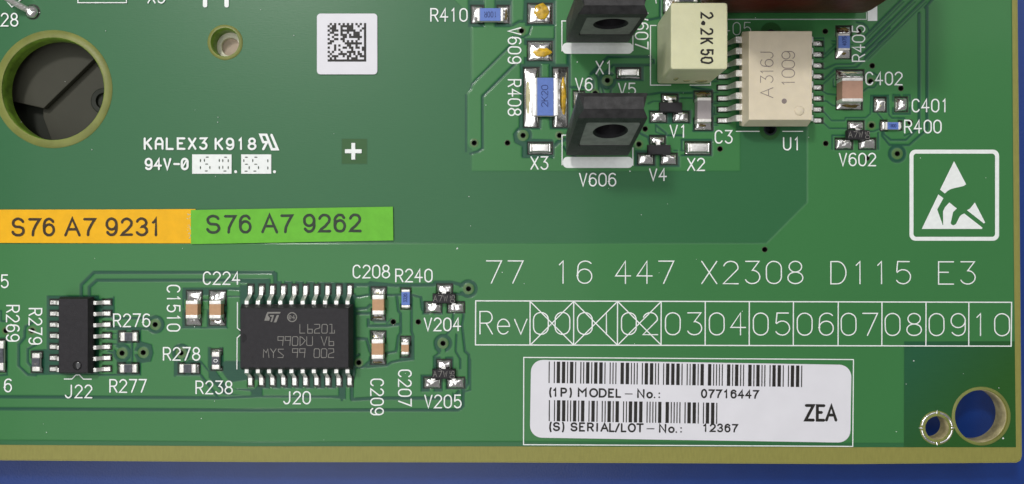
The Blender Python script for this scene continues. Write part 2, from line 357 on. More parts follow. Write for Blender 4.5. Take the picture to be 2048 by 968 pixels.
def gap(wc): paint(T, wc, GT); paint(HT, wc, 0.0)
def Zm(ox, oy, s): return lambda *a: [(ox+a[i]/s, oy+a[i+1]/s) for i in range(0, len(a), 2)]
zA, zB, zC, zD, zE, zF, zG, zH = Zm(920,0,5.377), Zm(1100,0,5.379), Zm(1430,0,5.377), Zm(1740,0,4.0), Zm(920,120,4.034), Zm(1100,130,3.871), Zm(1400,130,4.84), Zm(1620,130,4.4)
zJ, zK, zL, zM, zN, zO = Zm(0,520,3.227), Zm(300,520,3.227), Zm(460,520,3.225), Zm(690,520,3.227), Zm(700,700,3.612), Zm(0,740,4.096)
P_ = lambda *a: [(a[i], a[i+1]) for i in range(0, len(a), 2)]
R_ = lambda x0, y0, x1, y1: [(x0,y0),(x1,y0),(x1,y1),(x0,y1)]
# large copper areas
cu(cov_poly(P_(-60,487, 1533,487, 1614.5,405, 1614.5,250, 1614,-60, 2022,-60, 2025,300, 2030.5,886.5, 1808,886, 1300,883.5, 1047,882.7, 500,883.3, 0,879.6, -60,879)))
w, c = cov_poly(P_(1808,683, 2060,683, 2060,1000, 1808,1000)); T[w] = T[w]*(1-c)+.22*c; HT[w] *= (1-c)
w = win(1808,683,2040,900,0); c = np.clip(((XX[w]-1840)/150+(YY[w]-700)/170)/1.5, 0, 1)*(XX[w] > 1808)*(YY[w] > 683); CL[w] = np.maximum(CL[w], c)  # light coming up through the bare laminate, painted as a growing tint
cu(cov_poly(R_(944,54,1480,342))); cu(cov_poly(R_(1020,-60,1480,60))); cu(cov_poly(R_(969,-60,989,60)))
cu(cov_poly(R_(1472,-60,1614.5,254))); w, c = cov_poly(R_(1472,72,1614.5,260)); T[w] = T[w]*(1-c)+.38*c; HT[w] *= (1-c)
cu(cov_line(P_(905,-20,945,20), 22))
w, c = cov_poly(R_(1472,342,1482,487)); T[w] = T[w]*(1-c)+.54*c; HT[w] *= (1-c)
# top left and V609/R408 field
gap(cov_poly(R_(936,0,969,54))); gap(cov_poly(R_(989,0,1024,54)))
cu(cov_line(P_(948.5,286, 948.5,192, 1036,105, 1062,105), 26)); gap(cov_line(P_(1024,88, 943,169), 4.5)); gap(cov_line(zE(110,180,80,240), 3))
gap(cov_line(P_(1030,128, 965,193, 965,297, 956,303, 941,307), 5.5)); gap(cov_line(P_(932,303, 932,190), 4))
gap(cov_line(zA(570,270,640,230,690,230,700,10,1018,10,1018,265), 5)); gap(cov_line(zA(570,390,600,400,690,400,740,370,770,270,830,265), 4))
cu(cov_line(zA(660,335,720,300,760,250), 8)); gap(cov_poly([zA(700,20)[0],zA(1018,20)[0],zA(1018,280)[0],zA(700,280)[0]]))
gap(cov_poly(zA(690,410,1018,410,1018,690,690,690))); cu(cov_poly(zA(640,485,730,485,730,615,640,615)))
gap(cov_poly(zA(645,690,1190,690,1190,720,645,720))); gap(cov_poly(zA(1145,560,1190,560,1190,990,1145,990))); gap(cov_line(zA(1018,290,1018,690), 3))
gap(cov_poly(zA(650,690,1180,690,1180,1000,650,1000))); cu(cov_poly(zA(875,690,955,690,955,830,875,830)))
gap(cov_poly(zE(485,45,890,45,890,560,485,560))); cu(cov_poly(zE(660,35,715,35,715,140,660,140))); cu(cov_poly(zE(660,470,715,470,728,570,728,640,580,640,580,570,655,560)))
gap(cov_line(zE(495,320,485,560,440,600,450,660,510,690,510,780,560,780), 6)); gap(cov_line(zE(580,645,740,650), 5)); gap(cov_line(zE(745,780,750,700,800,655,850,640), 8))
gap(cov_poly(zE(520,650,755,650,755,790,520,790))); gap(cov_line(zE(885,40,885,220,1000,225), 5))
gap(cov_line(zE(840,700,870,750,930,780), 5))
# V6/V5/X1 traces
gap(cov_line(P_(1301,113.5, 1216,113.5, 1182,148), 6)); gap(cov_line(P_(1301,130, 1226,130, 1203,152, 1196,190), 5)); gap(cov_line(zF(305,100,330,130,330,230), 8)); gap(cov_line(zF(350,60,375,100,385,230), 5))
gap(cov_poly(zF(500,10,725,10,725,125,500,125))); gap(cov_line(zF(395,80,400,160,420,230), 4)); gap(cov_line(zF(480,160,465,230), 4)); cu(cov_line(zF(440,120,520,80), 9)); cu(cov_line(zF(443,120,443,230), 7))
gap(cov_poly(zB(1020,200,1110,200,1110,215,1020,215))); gap(cov_line(zB(1185,0,1185,190,1060,215), 5))
gap(cov_line(zB(1080,640,1120,640,1120,680,1080,680), 3))
# V1, V4, C3, X2
gap(cov_line(zF(700,240,850,215,1120,215), 4)); gap(cov_line(zF(760,300,800,280,860,280,870,255,1110,255), 3)); gap(cov_line(zF(1255,283,1320,283), 3)); gap(cov_line(zF(1255,447,1320,447), 3)); gap(cov_line(zF(1100,170,1250,195,1260,510,1110,510), 5))
gap(cov_poly(zF(765,350,1095,350,1095,455,765,455))); gap(cov_poly(zF(855,215,1000,215,1000,300,855,300))); gap(cov_poly(zF(1105,195,1265,195,1265,275,1105,275))); gap(cov_poly(zF(1105,415,1265,415,1265,510,1105,510)))
cu(cov_line(zF(1130,265,1250,265), 7)); cu(cov_line(zF(750,265,900,265), 6)); gap(cov_line(zF(700,530,760,560,770,600), 5)); gap(cov_line(zF(820,465,900,530,900,545,1040,545), 4)); gap(cov_line(zF(820,465,820,520,890,545), 3))
gap(cov_poly(zF(765,540,900,540,900,625,765,625))); gap(cov_poly(zF(655,660,820,660,820,785,655,785))); gap(cov_poly(zF(845,680,1005,680,1005,790,845,790))); gap(cov_line(zF(1020,660,1020,580,1250,580,1250,700,1020,700), 4)); gap(cov_line(zF(960,663,1035,663), 3))
cu(cov_line(zF(1000,620,1000,700), 4)); gap(cov_line(zF(1255,325,1275,325,1275,380,1255,380), 2.5))
# U1 pins on the left
for k in range(8):
    y = 88+21.95*k; gap(cov_poly(R_(1433,y-5.5,1462,y+5.5))); gap(cov_line([(1418,y+9),(1436,y+9)], 2.4))
    gap(cov_poly(R_(1630,y-4.5,1646,y+5))) if k else None
# U1 pins on the right, fan of traces to the upper right
gap(cov_line(zC(1040,410,1170,410,1170,500,1180,585,1300,470,1310,440), 2.4)); gap(cov_line(zC(1255,440,1300,440), 2)); gap(cov_line(zC(1255,475,1300,475), 2)); gap(cov_line(zC(1460,480,1480,480), 2))
gap(cov_line(zC(1150,640,1300,510), 2.6)); gap(cov_line(zC(1150,735,1180,740,1300,690,1480,690,1530,650,1882,300), 3)); gap(cov_line(zC(1150,855,1200,830,1290,735,1520,725,1560,690,1882,370), 3)); gap(cov_line(zC(1520,240,1590,250,1640,290,1660,350,1882,125), 3.2)); gap(cov_line(zC(1600,500,1882,225), 3.4)); gap(cov_line(zC(1560,600,1882,300), 3)); gap(cov_line(zC(1610,560,1882,370),2))
for p in ((250,0,-40,290),(340,0,-40,375),(430,0,-40,465)): gap(cov_line(zD(*p), 4.4)); gap(cov_line([(q[0]+4.5,q[1]+4.5) for q in zD(*p)], 2.0))
gap(cov_line(zD(500,-5,440,62), 5)); gap(cov_line(zD(455,60,455,1010), 6.5)); gap(cov_line(zD(392,110,392,1010), 6.5))
gap(cov_line(zH(962,500,962,545,845,660,710,660,650,610,650,570), 4)); gap(cov_line(zH(1035,500,1035,560,870,705,700,705,635,625,635,590), 4.5)); gap(cov_line(zH(830,625,900,590,960,540), 3))
gap(cov_line(zH(110,230,150,255,240,262,250,270), 3)); gap(cov_line(zH(110,315,150,320,200,358,235,360), 3)); gap(cov_line(zH(110,400,190,490,305,490,312,465,490,465,530,430,535,270,690,268,695,440,720,468,830,470), 3))
gap(cov_line(zH(120,510,170,558,330,560), 3)); gap(cov_line(zH(120,125,240,25,400,25,430,0), 3)); gap(cov_line(zH(120,165,215,80), 2.6)); gap(cov_line(zH(205,125,205,190,250,190), 2.6)); gap(cov_line(zH(470,230,510,200,560,200,600,150,600,100,560,70,500,70), 3))
gap(cov_poly(zH(545,275,685,275,685,420,545,420))); cu(cov_line(zH(600,415,655,480,660,520), 7)); gap(cov_line(zH(590,420,640,480), 3)); gap(cov_line(zH(730,265,790,265,790,280), 3)); gap(cov_line(zH(820,265,880,265,880,320), 3)); gap(cov_line(zH(730,265,730,320), 3)); gap(cov_line(zH(730,380,730,430,880,430,880,380), 4))
gap(cov_poly(zH(325,485,480,485,480,580,325,580))); gap(cov_line(zH(195,740,195,620,330,620), 3.4)); gap(cov_poly(zH(215,645,375,645,375,750,215,750))); gap(cov_poly(zH(425,645,585,645,585,750,425,750))); gap(cov_line(zH(600,600,600,740), 4)); gap(cov_line(zH(460,585,560,585,620,560), 3))
gap(cov_line(zH(610,510,610,570,640,590), 3)); gap(cov_line(zH(770,470,830,470,830,500), 3))
# lower left field: J22
gap(cov_line(P_(163,597,163,570,188,545,548,545,548,560), 6.5)); gap(cov_line(P_(179,597,179,574,194,560.5,540,560.5,540,572), 6.5))
gap(cov_poly(zJ(303,230,640,230,640,250,690,250,735,240,735,375,640,375,640,740,330,740,205,745,205,580,303,575))); gap(cov_line(zJ(735,240,735,375), 3))
for k in range(7):
    cu(cov_line([(104,604.5+22.2*k),(126,604.5+22.2*k)], 6)) if k in (5,6) else None
gap(cov_line(zJ(730,375,985,375), 5)); gap(cov_line(zJ(700,430,960,445), 5)); cu(cov_line(zJ(680,405,1000,412), 9)); gap(cov_line(zJ(690,445,905,450,905,560), 4))
cu(cov_line(zJ(700,493,775,493), 6)); gap(cov_line(zJ(700,475,760,475), 2)); gap(cov_line(zJ(700,512,760,512), 2)); cu(cov_line(zJ(700,562,740,562,788,600), 7)); gap(cov_line(zJ(700,540,760,545,800,560), 3)); gap(cov_line(zJ(700,590,740,600,760,640,830,640,850,600), 4))
gap(cov_poly(zJ(755,460,905,460,905,735,755,735))); cu(cov_line(zJ(872,520,872,680), 7)); gap(cov_line(zJ(905,530,975,550,985,600,970,650,905,660,905,740,640,742), 4)); cu(cov_line(zJ(700,700,775,700), 6)); cu(cov_line(zJ(872,598,927,598), 6))
cu(cov_poly(zJ(765,540,850,540,850,660,765,660))); gap(cov_line(zJ(850,530,850,660,765,660),3))
gap(cov_line(zJ(160,460,160,500,122,545,122,680,180,738,230,742), 6)); gap(cov_line(zJ(235,545,180,575,180,660,205,690), 5)); cu(cov_line(zJ(210,455,195,490,145,560,145,680,190,720), 7))
gap(cov_line(zJ(160,470,165,430,210,405), 5)); gap(cov_line(zJ(0,330,8,330,8,395,45,395), 4)); gap(cov_line(zJ(45,510,45,740,0,745), 4)); gap(cov_line(zJ(0,505,40,505), 3))
gap(cov_line(zJ(330,595,270,600), 3)); gap(cov_line(zJ(270,632,320,632), 2)); gap(cov_line(zJ(270,685,320,685), 2))
# bottom bands
gap(cov_line(P_(-60,792.5, 0,793.5, 420,795.5, 436,796), 6.5)); gap(cov_line(P_(436,796, 520,792, 676,793.5), 5.5)); gap(cov_line(P_(-60,816.5, 0,817.5, 500,820.5, 700,820, 916,820, 926,812, 926,775), 6.5))
gap(cov_line(zK(325,655,440,800,490,850), 5)); gap(cov_line(zK(330,745,430,875), 5)); cu(cov_line(zK(330,690,460,840), 9))
gap(cov_line(zK(160,750,160,640,175,560), 3)); gap(cov_poly(zK(165,655,330,655,330,748,165,748))); gap(cov_line(zK(250,652,325,655), 4))
gap(cov_poly(zK(215,185,500,185,500,255,215,255))); gap(cov_line(zK(600,145,600,180,215,183), 3)); gap(cov_poly(zK(208,320,330,320,330,438,208,438))); gap(cov_poly(zK(368,320,498,320,498,438,368,438))); gap(cov_line(zK(208,438,498,438), 3)); gap(cov_poly(zK(330,255,500,255,500,320,330,320))) ; cu(cov_poly(zK(335,265,380,265,380,318,335,318)))
cu(cov_line(zK(330,240,385,240), 7)); cu(cov_line(zK(480,218,620,218), 7)); gap(cov_line(zK(480,235,615,235), 3)); gap(cov_line(zK(480,185,610,195), 4)); gap(cov_line(zK(215,190,215,310), 4))
gap(cov_poly(zK(375,562,475,562,475,700,375,700))); cu(cov_poly(zK(395,560,450,560,450,580,395,580))); gap(cov_poly(zK(475,655,620,655,620,705,475,705)))
# J20 surroundings
gap(cov_poly(zK(380,700,1200,700,1200,870,480,870,380,760))); gap(cov_poly(zL(-30,650,60,650,60,710,-30,710)))
cu(cov_line(zK(430,695,540,850,640,860), 9))
gap(cov_poly(P_(480,560,712,566,712,745,700,800,480,775)))
cu(cov_poly(zL(210,830,700,830,700,875,210,875))); cu(cov_poly(zL(0,830,160,830,200,790,200,775,100,775,0,790))); gap(cov_line(zL(210,880,720,880), 4)); cu(cov_poly(zL(60,150,120,150,120,160,60,160)))
cu(cov_line(P_(544,553,544,575), 6)); gap(cov_line(zL(300,85,300,155,340,155), 4))
for k in (3,4,5,6): cu(cov_line([(500+22.05*k,560),(500+22.05*k,572)], 5))
for k in range(10): cu(cov_line([(498+22.05*k,772),(498+22.05*k,780)], 5)) if k in (2,3,4,5,6,7,8) else None
cu(cov_line(zL(762,820,762,930), 9)); gap(cov_line(zL(722,830,722,905), 4))
# C208..C209, R240
gap(cov_line(zM(60,160,150,160,165,148,330,165,575,160,580,145,690,145,750,160,790,140), 7)); cu(cov_line(zM(40,200,800,200), 10)); gap(cov_poly(zM(155,150,275,150,275,235,155,235)))
gap(cov_line(zM(50,240,100,235,150,225), 5)); gap(cov_line(zM(265,228,360,225,430,225,490,240,500,320,620,345), 5)); gap(cov_line(zM(50,318,140,312,165,290), 6)); gap(cov_line(zM(50,345,150,345,180,340,190,395,262,395), 6))
gap(cov_line(zM(150,385,150,425,270,425,350,415), 6)); gap(cov_line(zM(270,410,300,380), 3)); gap(cov_line(zM(50,505,140,510,160,580,165,600), 6)); gap(cov_line(zM(40,640,90,610), 5)); gap(cov_line(zM(60,690,120,690,160,655), 6))
gap(cov_line(zM(335,240,345,330,360,345,360,470,345,490,330,590,250,605), 5)); gap(cov_line(zM(430,240,430,460,440,490,440,640,350,650,300,660,270,680,140,690), 5)); gap(cov_poly(zM(160,455,270,455,270,520,160,520))); gap(cov_poly(zM(355,490,440,490,440,640,355,640))); gap(cov_poly(zM(155,620,270,620,270,680,155,680)))
cu(cov_line(zM(388,320,388,490), 9)); cu(cov_line(zM(260,640,320,630,370,590), 8)); cu(cov_poly(zM(65,255,130,255,140,300,65,300))); cu(cov_poly(zM(70,365,140,370,140,450,70,450)))
gap(cov_poly(zM(165,340,265,340,265,395,165,395)))
# V204, V205
gap(cov_poly(zM(590,150,700,150,700,220,590,220))); gap(cov_poly(zM(500,265,630,265,630,352,500,352))); gap(cov_poly(zM(655,265,775,265,775,345,655,345))); cu(cov_line(zM(650,195,800,188), 9)); gap(cov_line(zM(690,215,770,225,800,230), 5))
cu(cov_line(zM(560,345,560,300), 7)); gap(cov_line(zM(765,345,765,365,755,420,775,590,800,610,798,800,770,830,750,960), 5)); gap(cov_line(zM(700,345,690,440,640,500), 4)); gap(cov_line(zM(720,480,715,590,745,640,745,700), 4))
gap(cov_poly(zM(570,625,700,625,700,705,570,705))); cu(cov_line(zM(635,540,635,660), 8)); gap(cov_line(zM(575,625,610,600,585,570), 4)); gap(cov_poly(zM(490,740,630,740,630,850,490,850))); gap(cov_poly(zM(650,765,785,765,785,835,650,835))); cu(cov_line(zM(560,830,560,870), 8))
gap(cov_line(zM(45,800,45,900,200,892,700,892,735,850), 7)); gap(cov_line(zN(10,350,10,180), 5)); cu(cov_line(zM(150,930,740,930), 9)); gap(cov_line(zN(830,300,870,290,870,70,840,10), 3)); gap(cov_line(zM(700,860,700,900),3))
# fiducial window and print windows
w, c = cov_poly(R_(683.5,277.5,734.5,328)); T[w] = T[w]*(1-c)+.1*c; CL[w] = np.maximum(CL[w], c)
# vias: x, y, style (2 = ring of copper in a clearance, 1 = plain ring, 0 = bare)
for x, y, s in VIA:
    if s == 2: gap((lambda w: (w, np.clip(.5+(18.5-np.hypot(XX[w]-x, YY[w]-y))/G, 0, 1)))(win(x-20,y-20,x+20,y+20)))
for x, y, s in VIA:
    if s == 2: cu((lambda w: (w, np.clip(.5+(11.5-np.hypot(XX[w]-x, YY[w]-y))/G, 0, 1)))(win(x-20,y-20,x+20,y+20)))
cu(cov_line(zM(798,188,700,192), 8)); cu(cov_line(zM(633,545,633,640), 8)); cu(cov_line(zJ(1000,412,700,405), 8)); cu(cov_line(zJ(872,598,927,598), 6)); cu(cov_line(zJ(788,600,740,565,700,562), 6)); cu(cov_line(zF(440,120,510,85), 8)); cu(cov_line(zM(90,662,150,610), 9)); cu(cov_line(zK(202,600,205,650), 8))
# big slots under the opto coupler
for x, y in ((1539.5,259),(1541.5,66)):
    w = win(x-24,y-24,x+24,y+24); c = np.clip(.5+(21-np.hypot(XX[w]-x, YY[w]-y))/G, 0, 1); T[w] = T[w]*(1-c)+.2*c; CL[w] = np.maximum(CL[w], c*.8)
PADS = []
def opening(x0, y0, x1, y1, e=2.6):
    w, c = cov_poly(R_(x0-e*.6, y0-e, x1+e, y1+e*.6)); OP[w] = np.maximum(OP[w], c); HT[w] = HT[w]*(1-c)-.6*c  # mask gap and the shadow along its rim, painted together
def smooth1(A):
    A[1:-1,1:-1] = A[1:-1,1:-1]*.5+(A[:-2,1:-1]+A[2:,1:-1]+A[1:-1,:-2]+A[1:-1,2:])*.125
# ---------------------------------------------------------------- solder
def solder(x0, y0, x1, y1, h=4, climb=None, ch=8, seed=0, m='solder', n=9, open_=True, name='solder_pad', parent=None, dome=1.0, jit=.6):
    """a pad with its solder: low dome, running up towards the component on the sides named in climb"""
    if open_: opening(x0, y0, x1, y1)
    nx = max(5, min(16, int((x1-x0)/2.2))); ny = max(5, min(16, int((y1-y0)/2.2))); vs = []; fs = []
    for j in range(ny+1):
        for i in range(nx+1):
            u, v = i/nx, j/ny; x, y = x0+(x1-x0)*u, y0+(y1-y0)*v
            e = min(1, 4.2*u*(1-u))*min(1, 4.2*v*(1-v)); z = 1.4*h*dome*e**.6
            if climb:
                c = {'L': 1-u, 'R': u, 'T': 1-v, 'B': v}[climb]; z += ch*max(0, c)**2.2*min(1, e*2.2+.0)
            nn = noise.noise(Vector((x*.13+seed, y*.13, seed*1.7))); z = max(.4, z*(1+.35*nn)) if e > .001 else -1.2
            if e <= .001:
                x += jit*noise.noise(Vector((x*.3, y*.3, seed+5)))*1.4; y += jit*noise.noise(Vector((x*.3, y*.3, seed+8)))*1.4
            vs.append((x, y, z))
    for j in range(ny):
        for i in range(nx):
            a = j*(nx+1)+i; fs.append((a, a+1, a+nx+2, a+nx+1))
    return B().add(vs, fs).build(name, m, parent or BD, smooth=True, flat=True)
def blob(name, cx, cy, rx, ry, h, z0, m, parent, jit=.35, seed=0, tilt=0):
    b = B(); rings = []; n = 22
    for k in range(6):
        t = k/5; rr = math.cos(t*math.pi/2*.97); ring_ = []
        for i in range(n):
            a = 2*math.pi*i/n; q = 1+jit*noise.noise(Vector((math.cos(a)*1.6+cx*.1, math.sin(a)*1.6+cy*.1, seed)))
            ring_.append((cx+rx*rr*q*math.cos(a), cy+ry*rr*q*math.sin(a), z0+h*math.sin(t*math.pi/2)*(1+.3*noise.noise(Vector((math.cos(a)*rr*2, math.sin(a)*rr*2, cx))))))
        rings.append(ring_)
    b.loft(rings); return b.build(name, m, parent, smooth=True)
# bare pads of the board
solder(1055.4,8,1103.7,47, 5, seed=1); blob('flux_residue',1083,25,15,16.5,3,5,'flux',BD,.18,1)
solder(1055.4,83.5,1103.7,121, 5, seed=2); blob('flux_residue',1085,106,18,9.5,3,5,'flux',BD,.35,2)
solder(1748.5,195.5,1771,223.5, 4, seed=3); blob('flux_residue',1758,211,3.4,5,2,4,'fluxpale',BD,.5,3)
solder(1790,195,1814,223.5, 7, seed=4, jit=1.2)
solder(1327,-8,1347,27, 4, seed=5); blob('flux_residue',1350,10,4,9,4,3,'flux',BD,.5,4)
solder(1147,183,1168,215, 4, seed=6)
# ---------------------------------------------------------------- chip components
def chip(kind, label, cat, group, x0, y0, x1, y1, h, ax, tl, body, pads, term='term', coat=None, marks=None, mh=0, mark_m='blueink', flux=None, z0=3, rough=.8):
    (x0, y0), (x1, y1) = U(x0, y0, h+z0), U(x1, y1, h+z0)
    o = thing(kind, label, cat, (x0+x1)/2, (y0+y1)/2, 0, group)
    t = tl
    if ax == 'x': core = (x0+t*.7, y0+.5, x1-t*.7, y1-.5); terms = [(x0, y0, x0+t, y1), (x1-t, y0, x1, y1)]; inner = (x0+t, y0+.6, x1-t, y1-.6)
    else: core = (x0+.5, y0+t*.7, x1-.5, y1-t*.7); terms = [(x0, y0, x1, y0+t), (x0, y1-t, x1, y1)]; inner = (x0+.6, y0+t, x1-.6, y1-t)
    B().box(core[0], core[1], z0, core[2], core[3], z0+h-.4).build('ceramic_body', body if not coat else 'ceramic', o, bevel=.5)
    for q in terms: B().box(q[0], q[1], z0-.5, q[2], q[3], z0+h, top=.3).build('end_cap', term, o, bevel=min(1.6, t*.3), seg=3, smooth=True)
    if coat: B().box(inner[0]-.4, inner[1], z0+h-1.2, inner[2]+.4, inner[3], z0+h+.5, top=.3).build('glaze_coat', coat, o, bevel=.4)
    if marks:
        b = B(); s, mx, my, hh, adv, gw, w, rot = marks; mx, my = U(mx, my, h+z0)
        text(b, s, mx, my, hh, adv, gw, w, z0+h+.75, rot); b.build('value_marking', mark_m, o, flat=True)
    for i, p in enumerate(pads):
        cl = {'x': ('R', 'L'), 'y': ('B', 'T')}[ax][i]; solder(*p, h=2.6, climb=cl, ch=h*.75, seed=int(p[0]+p[1]) % 97)
    return o
GB = 'blue chip resistors on the board'; GK = 'small dark chip resistors on the board'; GC = 'ceramic chip capacitors on the board'
chip('chip_resistor', 'blue chip resistor marked 100R upside down, right of lettering R410', 'resistor', GB, 954,15.5,1007,42.5,9,'x',6,'ceramic',[(942.5,12,966,46),(995,12,1017.5,46)],coat='blue',marks=('100R',992.5,34.5,10.5,6.4,4.2,1.1,180))
blob('flux_residue',1012,31,3,11,3,2,'fluxdark',BD,.4,6)
chip('chip_resistor', 'large blue chip resistor marked 2K20 between two long pads, right of lettering R408', 'resistor', GB, 1064,154.7,1117.5,232,10,'x',10.5,'ceramic',[(1047.7,136,1077,254.6),(1106,136,1134.4,254.6)],coat='blue',term='tin',marks=('2K20',1083,213.5,12.5,11.3,8.6,1.2,-90))
blob('flux_residue',1056.5,195,5,36,4,2,'fluxpale',BD,.15,7); blob('flux_residue',1126,193,6.5,38,5.5,2,'flux',BD,.2,8); blob('flux_residue',1121,193,3,34,5.5,2,'fluxdark',BD,.2,8)
chip('chip_resistor', 'blue chip resistor marked 4075 standing upright left of sideways lettering R405', 'resistor', GB, 1676.6,67,1700.3,100.4,9,'y',4.2,'ceramic',[(1672,53,1701.5,71),(1671,99,1700.5,117)],coat='blue',marks=('4075',1685,91,7,4.6,3.2,1,-90))
blob('flux_residue',1687,61,10,5.5,3.4,2.5,'fluxdark',BD,.3,9); blob('flux_residue',1686,107,6,4,3,3,'fluxdark',BD,.4,10)
chip('chip_resistor', 'small blue chip resistor just left of lettering R400', 'resistor', GB, 1771,243.6,1801.5,259.5,6,'x',4.6,'ceramic',[(1761,242,1773,261),(1797,243,1803,260)],coat='blue',marks=('1800',1778.5,248.5,6,3.6,2.4,.9,0))
chip('chip_resistor', 'small blue chip resistor standing upright below lettering R240', 'resistor', GB, 802.5,579,820,615.5,6,'y',5,'ceramic',[(802,577,820.5,584),(802.5,610,819.5,618)],coat='blue',marks=('3320',807.5,604,6.5,4.4,3,1,-90))
for lab, q, ax, pads, mk in (
  ('small dark chip resistor standing upright below sideways lettering R279', (63.5,706.5,79.5,743), 'y', [(63,704,84,716),(63,736,84,744.5)], ('8',69,730,6,4.6,4,1,-90)),
  ('small dark chip resistor directly below lettering R276', (240,665,274,682.5), 'x', [(238,663,250,683),(265,663,275.5,683.5)], None),
  ('small dark chip resistor directly above lettering R277', (239,728.5,273.5,745.5), 'x', [(236.5,727,249,746),(264,727,276.5,746)], None),
  ('small dark chip resistor just below lettering R278', (358,728.5,392,746), 'x', [(356.7,727,368,747),(383,728,398,747)], None),
  ('small dark chip resistor marked 0 standing upright above lettering R238', (423,704,439,739), 'y', [(422.5,699,443.5,709),(422.5,735,443.5,740.5)], ('0',428,724,7,5,5.5,1.3,-90)),
  ('dark chip resistor cut off by the left picture edge below sideways lettering R269', (-16,682,7,741), 'y', [(-16,680,10,697),(-16,724,10,744)], None)):
    chip('chip_resistor', lab, 'resistor', GK, *q, 6, ax, 9.5 if q[0] > 0 else 15, 'ceramic', pads, coat='grey_res', marks=mk, mark_m='laserdim' if lab.find('marked 0') < 0 else 'silk')
chip('chip_capacitor', 'large pinkish brown ceramic chip capacitor left of lettering C402', 'capacitor', GC, 1684.5,154.5,1726.6,203.5,26,'y',7.5,'pinkbrown',[(1672.7,141,1727,160),(1672.7,196,1723,219)])
blob('flux_residue',1698,147,16,3,2.6,3,'fluxpale',BD,.4,11); blob('flux_residue',1699,211,19,4.5,3,3,'fluxdark',BD,.4,12)
chip('chip_capacitor', 'grey ceramic chip capacitor above lettering C3, left of the pale optocoupler', 'capacitor', GC, 1394.5,194,1423,244.5,22,'y',7.5,'greycer',[(1389,183,1423.5,204),(1389,237,1423.5,260)])
blob('flux_residue',1406,189,13,4,3,3,'fluxdark',BD,.4,13); blob('flux_residue',1404,252,9,3,3,4,'fluxdark',BD,.5,14)
chip('chip_capacitor', 'tan ceramic chip capacitor right of sideways lettering C1510', 'capacitor', GC, 370.7,601,395.4,637.5,17,'y',8,'tan',[(373,582,403,610),(371,627,401.5,651)])
chip('chip_capacitor', 'tan ceramic chip capacitor below lettering C224', 'capacitor', GC, 417.8,601,442,637.5,17,'y',8,'tan',[(419,582,451,610),(418.5,627,449.5,651)])
chip('chip_capacitor', 'light brown ceramic chip capacitor below lettering C208', 'capacitor', GC, 744,589.7,768,630,17,'y',9.5,'tan',[(742.7,575,771,597),(743,619,769.5,640)])
chip('chip_capacitor', 'light brown ceramic chip capacitor above sideways lettering C209', 'capacitor', GC, 742.7,678,767,718.5,17,'y',9.5,'tan',[(742,663,770,685),(742,708,770,728.5)])
chip('chip_capacitor', 'small tan ceramic chip capacitor above sideways lettering C207', 'capacitor', GC, 802,684,817.7,709.6,11,'y',6.5,'tan',[(801.5,674,820,690),(801.5,705,818,714)])
for x, y, s in ((757,586,21),(754,673,22)): blob('flux_residue',x,y,8,2.8,2,4,'fluxpale',BD,.4,s)
for x, y, s in ((756,634,23),(756,724,24),(387,641,25),(433,641,26)): blob('flux_residue',x,y,10,2.6,2.5,3,'fluxdark',BD,.4,s)
# silver jumpers
def jumper(label, x0, y0, x1, y1, seed):
    o = thing('zero_ohm_jumper', label, 'jumper', (x0+x1)/2, (y0+y1)/2, 0, 'silver jumper chips on the board')
    solder(x0,y0,x1,y1, 3, seed=seed, jit=1)
    B().box(x0+6,y0+1.5,2,x1-5,y1-2.5,9,top=2).build('metal_body','tin',o,bevel=1.8,seg=3,smooth=True)
    for a, c in ((x0+1,x0+9),(x1-9,x1-1)): B().box(a,y0+.8,1,c,y1-1.5,8,top=2).build('end_cap','solder',o,bevel=2,seg=3,smooth=True)
jumper('silver jumper chip above lettering X3, left of the lower black transistor',1056,285.6,1104,308,31)
jumper('silver jumper chip right of lettering X1, above lettering V5',1233.5,136.6,1280.3,157,32)
jumper('silver jumper chip above lettering X2',1370.5,284.5,1420.3,308.8,33)
# small three legged transistors
def sot(label, bx, by, pads, seed, marks=True, bw=47, bh=20.5):
    o = thing('small_transistor', label, 'transistor', bx, by, 0, 'small black three legged transistors')
    h = 16; (cx, cy) = U(bx, by, h); x0, x1, y0, y1 = cx-bw/2, cx+bw/2, cy-bh/2, cy+bh/2
    b = B(); b.loft([[(x0+1.5,y0+1.5,3),(x1-1.5,y0+1.5,3),(x1-1.5,y1-1.5,3),(x0+1.5,y1-1.5,3)],[(x0,y0,9),(x1,y0,9),(x1,y1,9),(x0,y1,9)],[(x0+1.6,y0+1.6,h),(x1-1.6,y0+1.6,h),(x1-1.6,y1-1.6,h),(x0+1.6,y1-1.6,h)]])
    b.build('body','black',o,bevel=.6)
    for i, (px0, py0, px1, py1) in enumerate(pads):
        solder(px0,py0,px1,py1, 3.6, seed=seed+i*3, climb='B' if i == 0 else 'T', ch=3)
        lx = (px0+px1)/2 if i == 0 else ((px0+px1)/2+(3 if i == 1 else -3)); w = 4.2; yb = y0+1 if i == 0 else y1-1; s = -1 if i == 0 else 1
        pr = [(yb,9.5),(yb+s*3,9.5),(yb+s*5.5,4),(yb+s*11,3.2),(yb+s*11,1),(yb+s*4,1),(yb+s*1.8,7),(yb,7)]
        B().loft([[(lx-w,y,z) for y,z in pr],[(lx+w,y,z) for y,z in pr]]).build('leg','tin',o,bevel=.5)
    if marks:
        b = B(); text(b,'A7W',cx-20.8,cy-6.0,11,10.2,7.2,1.05,h+.25); b.build('type_marking','laser',o,flat=True)
        b = B(); text(b,'05',cx+12.4,cy+7.6,8.6,8,6,.9,h+.25,-90); b.build('date_marking','laser',o,flat=True)
sot('small black transistor marked A7W 05 above lettering V204',888,597.3,[(874,569,904,588),(849.6,605,882,625),(895.5,605,928,625)],41)
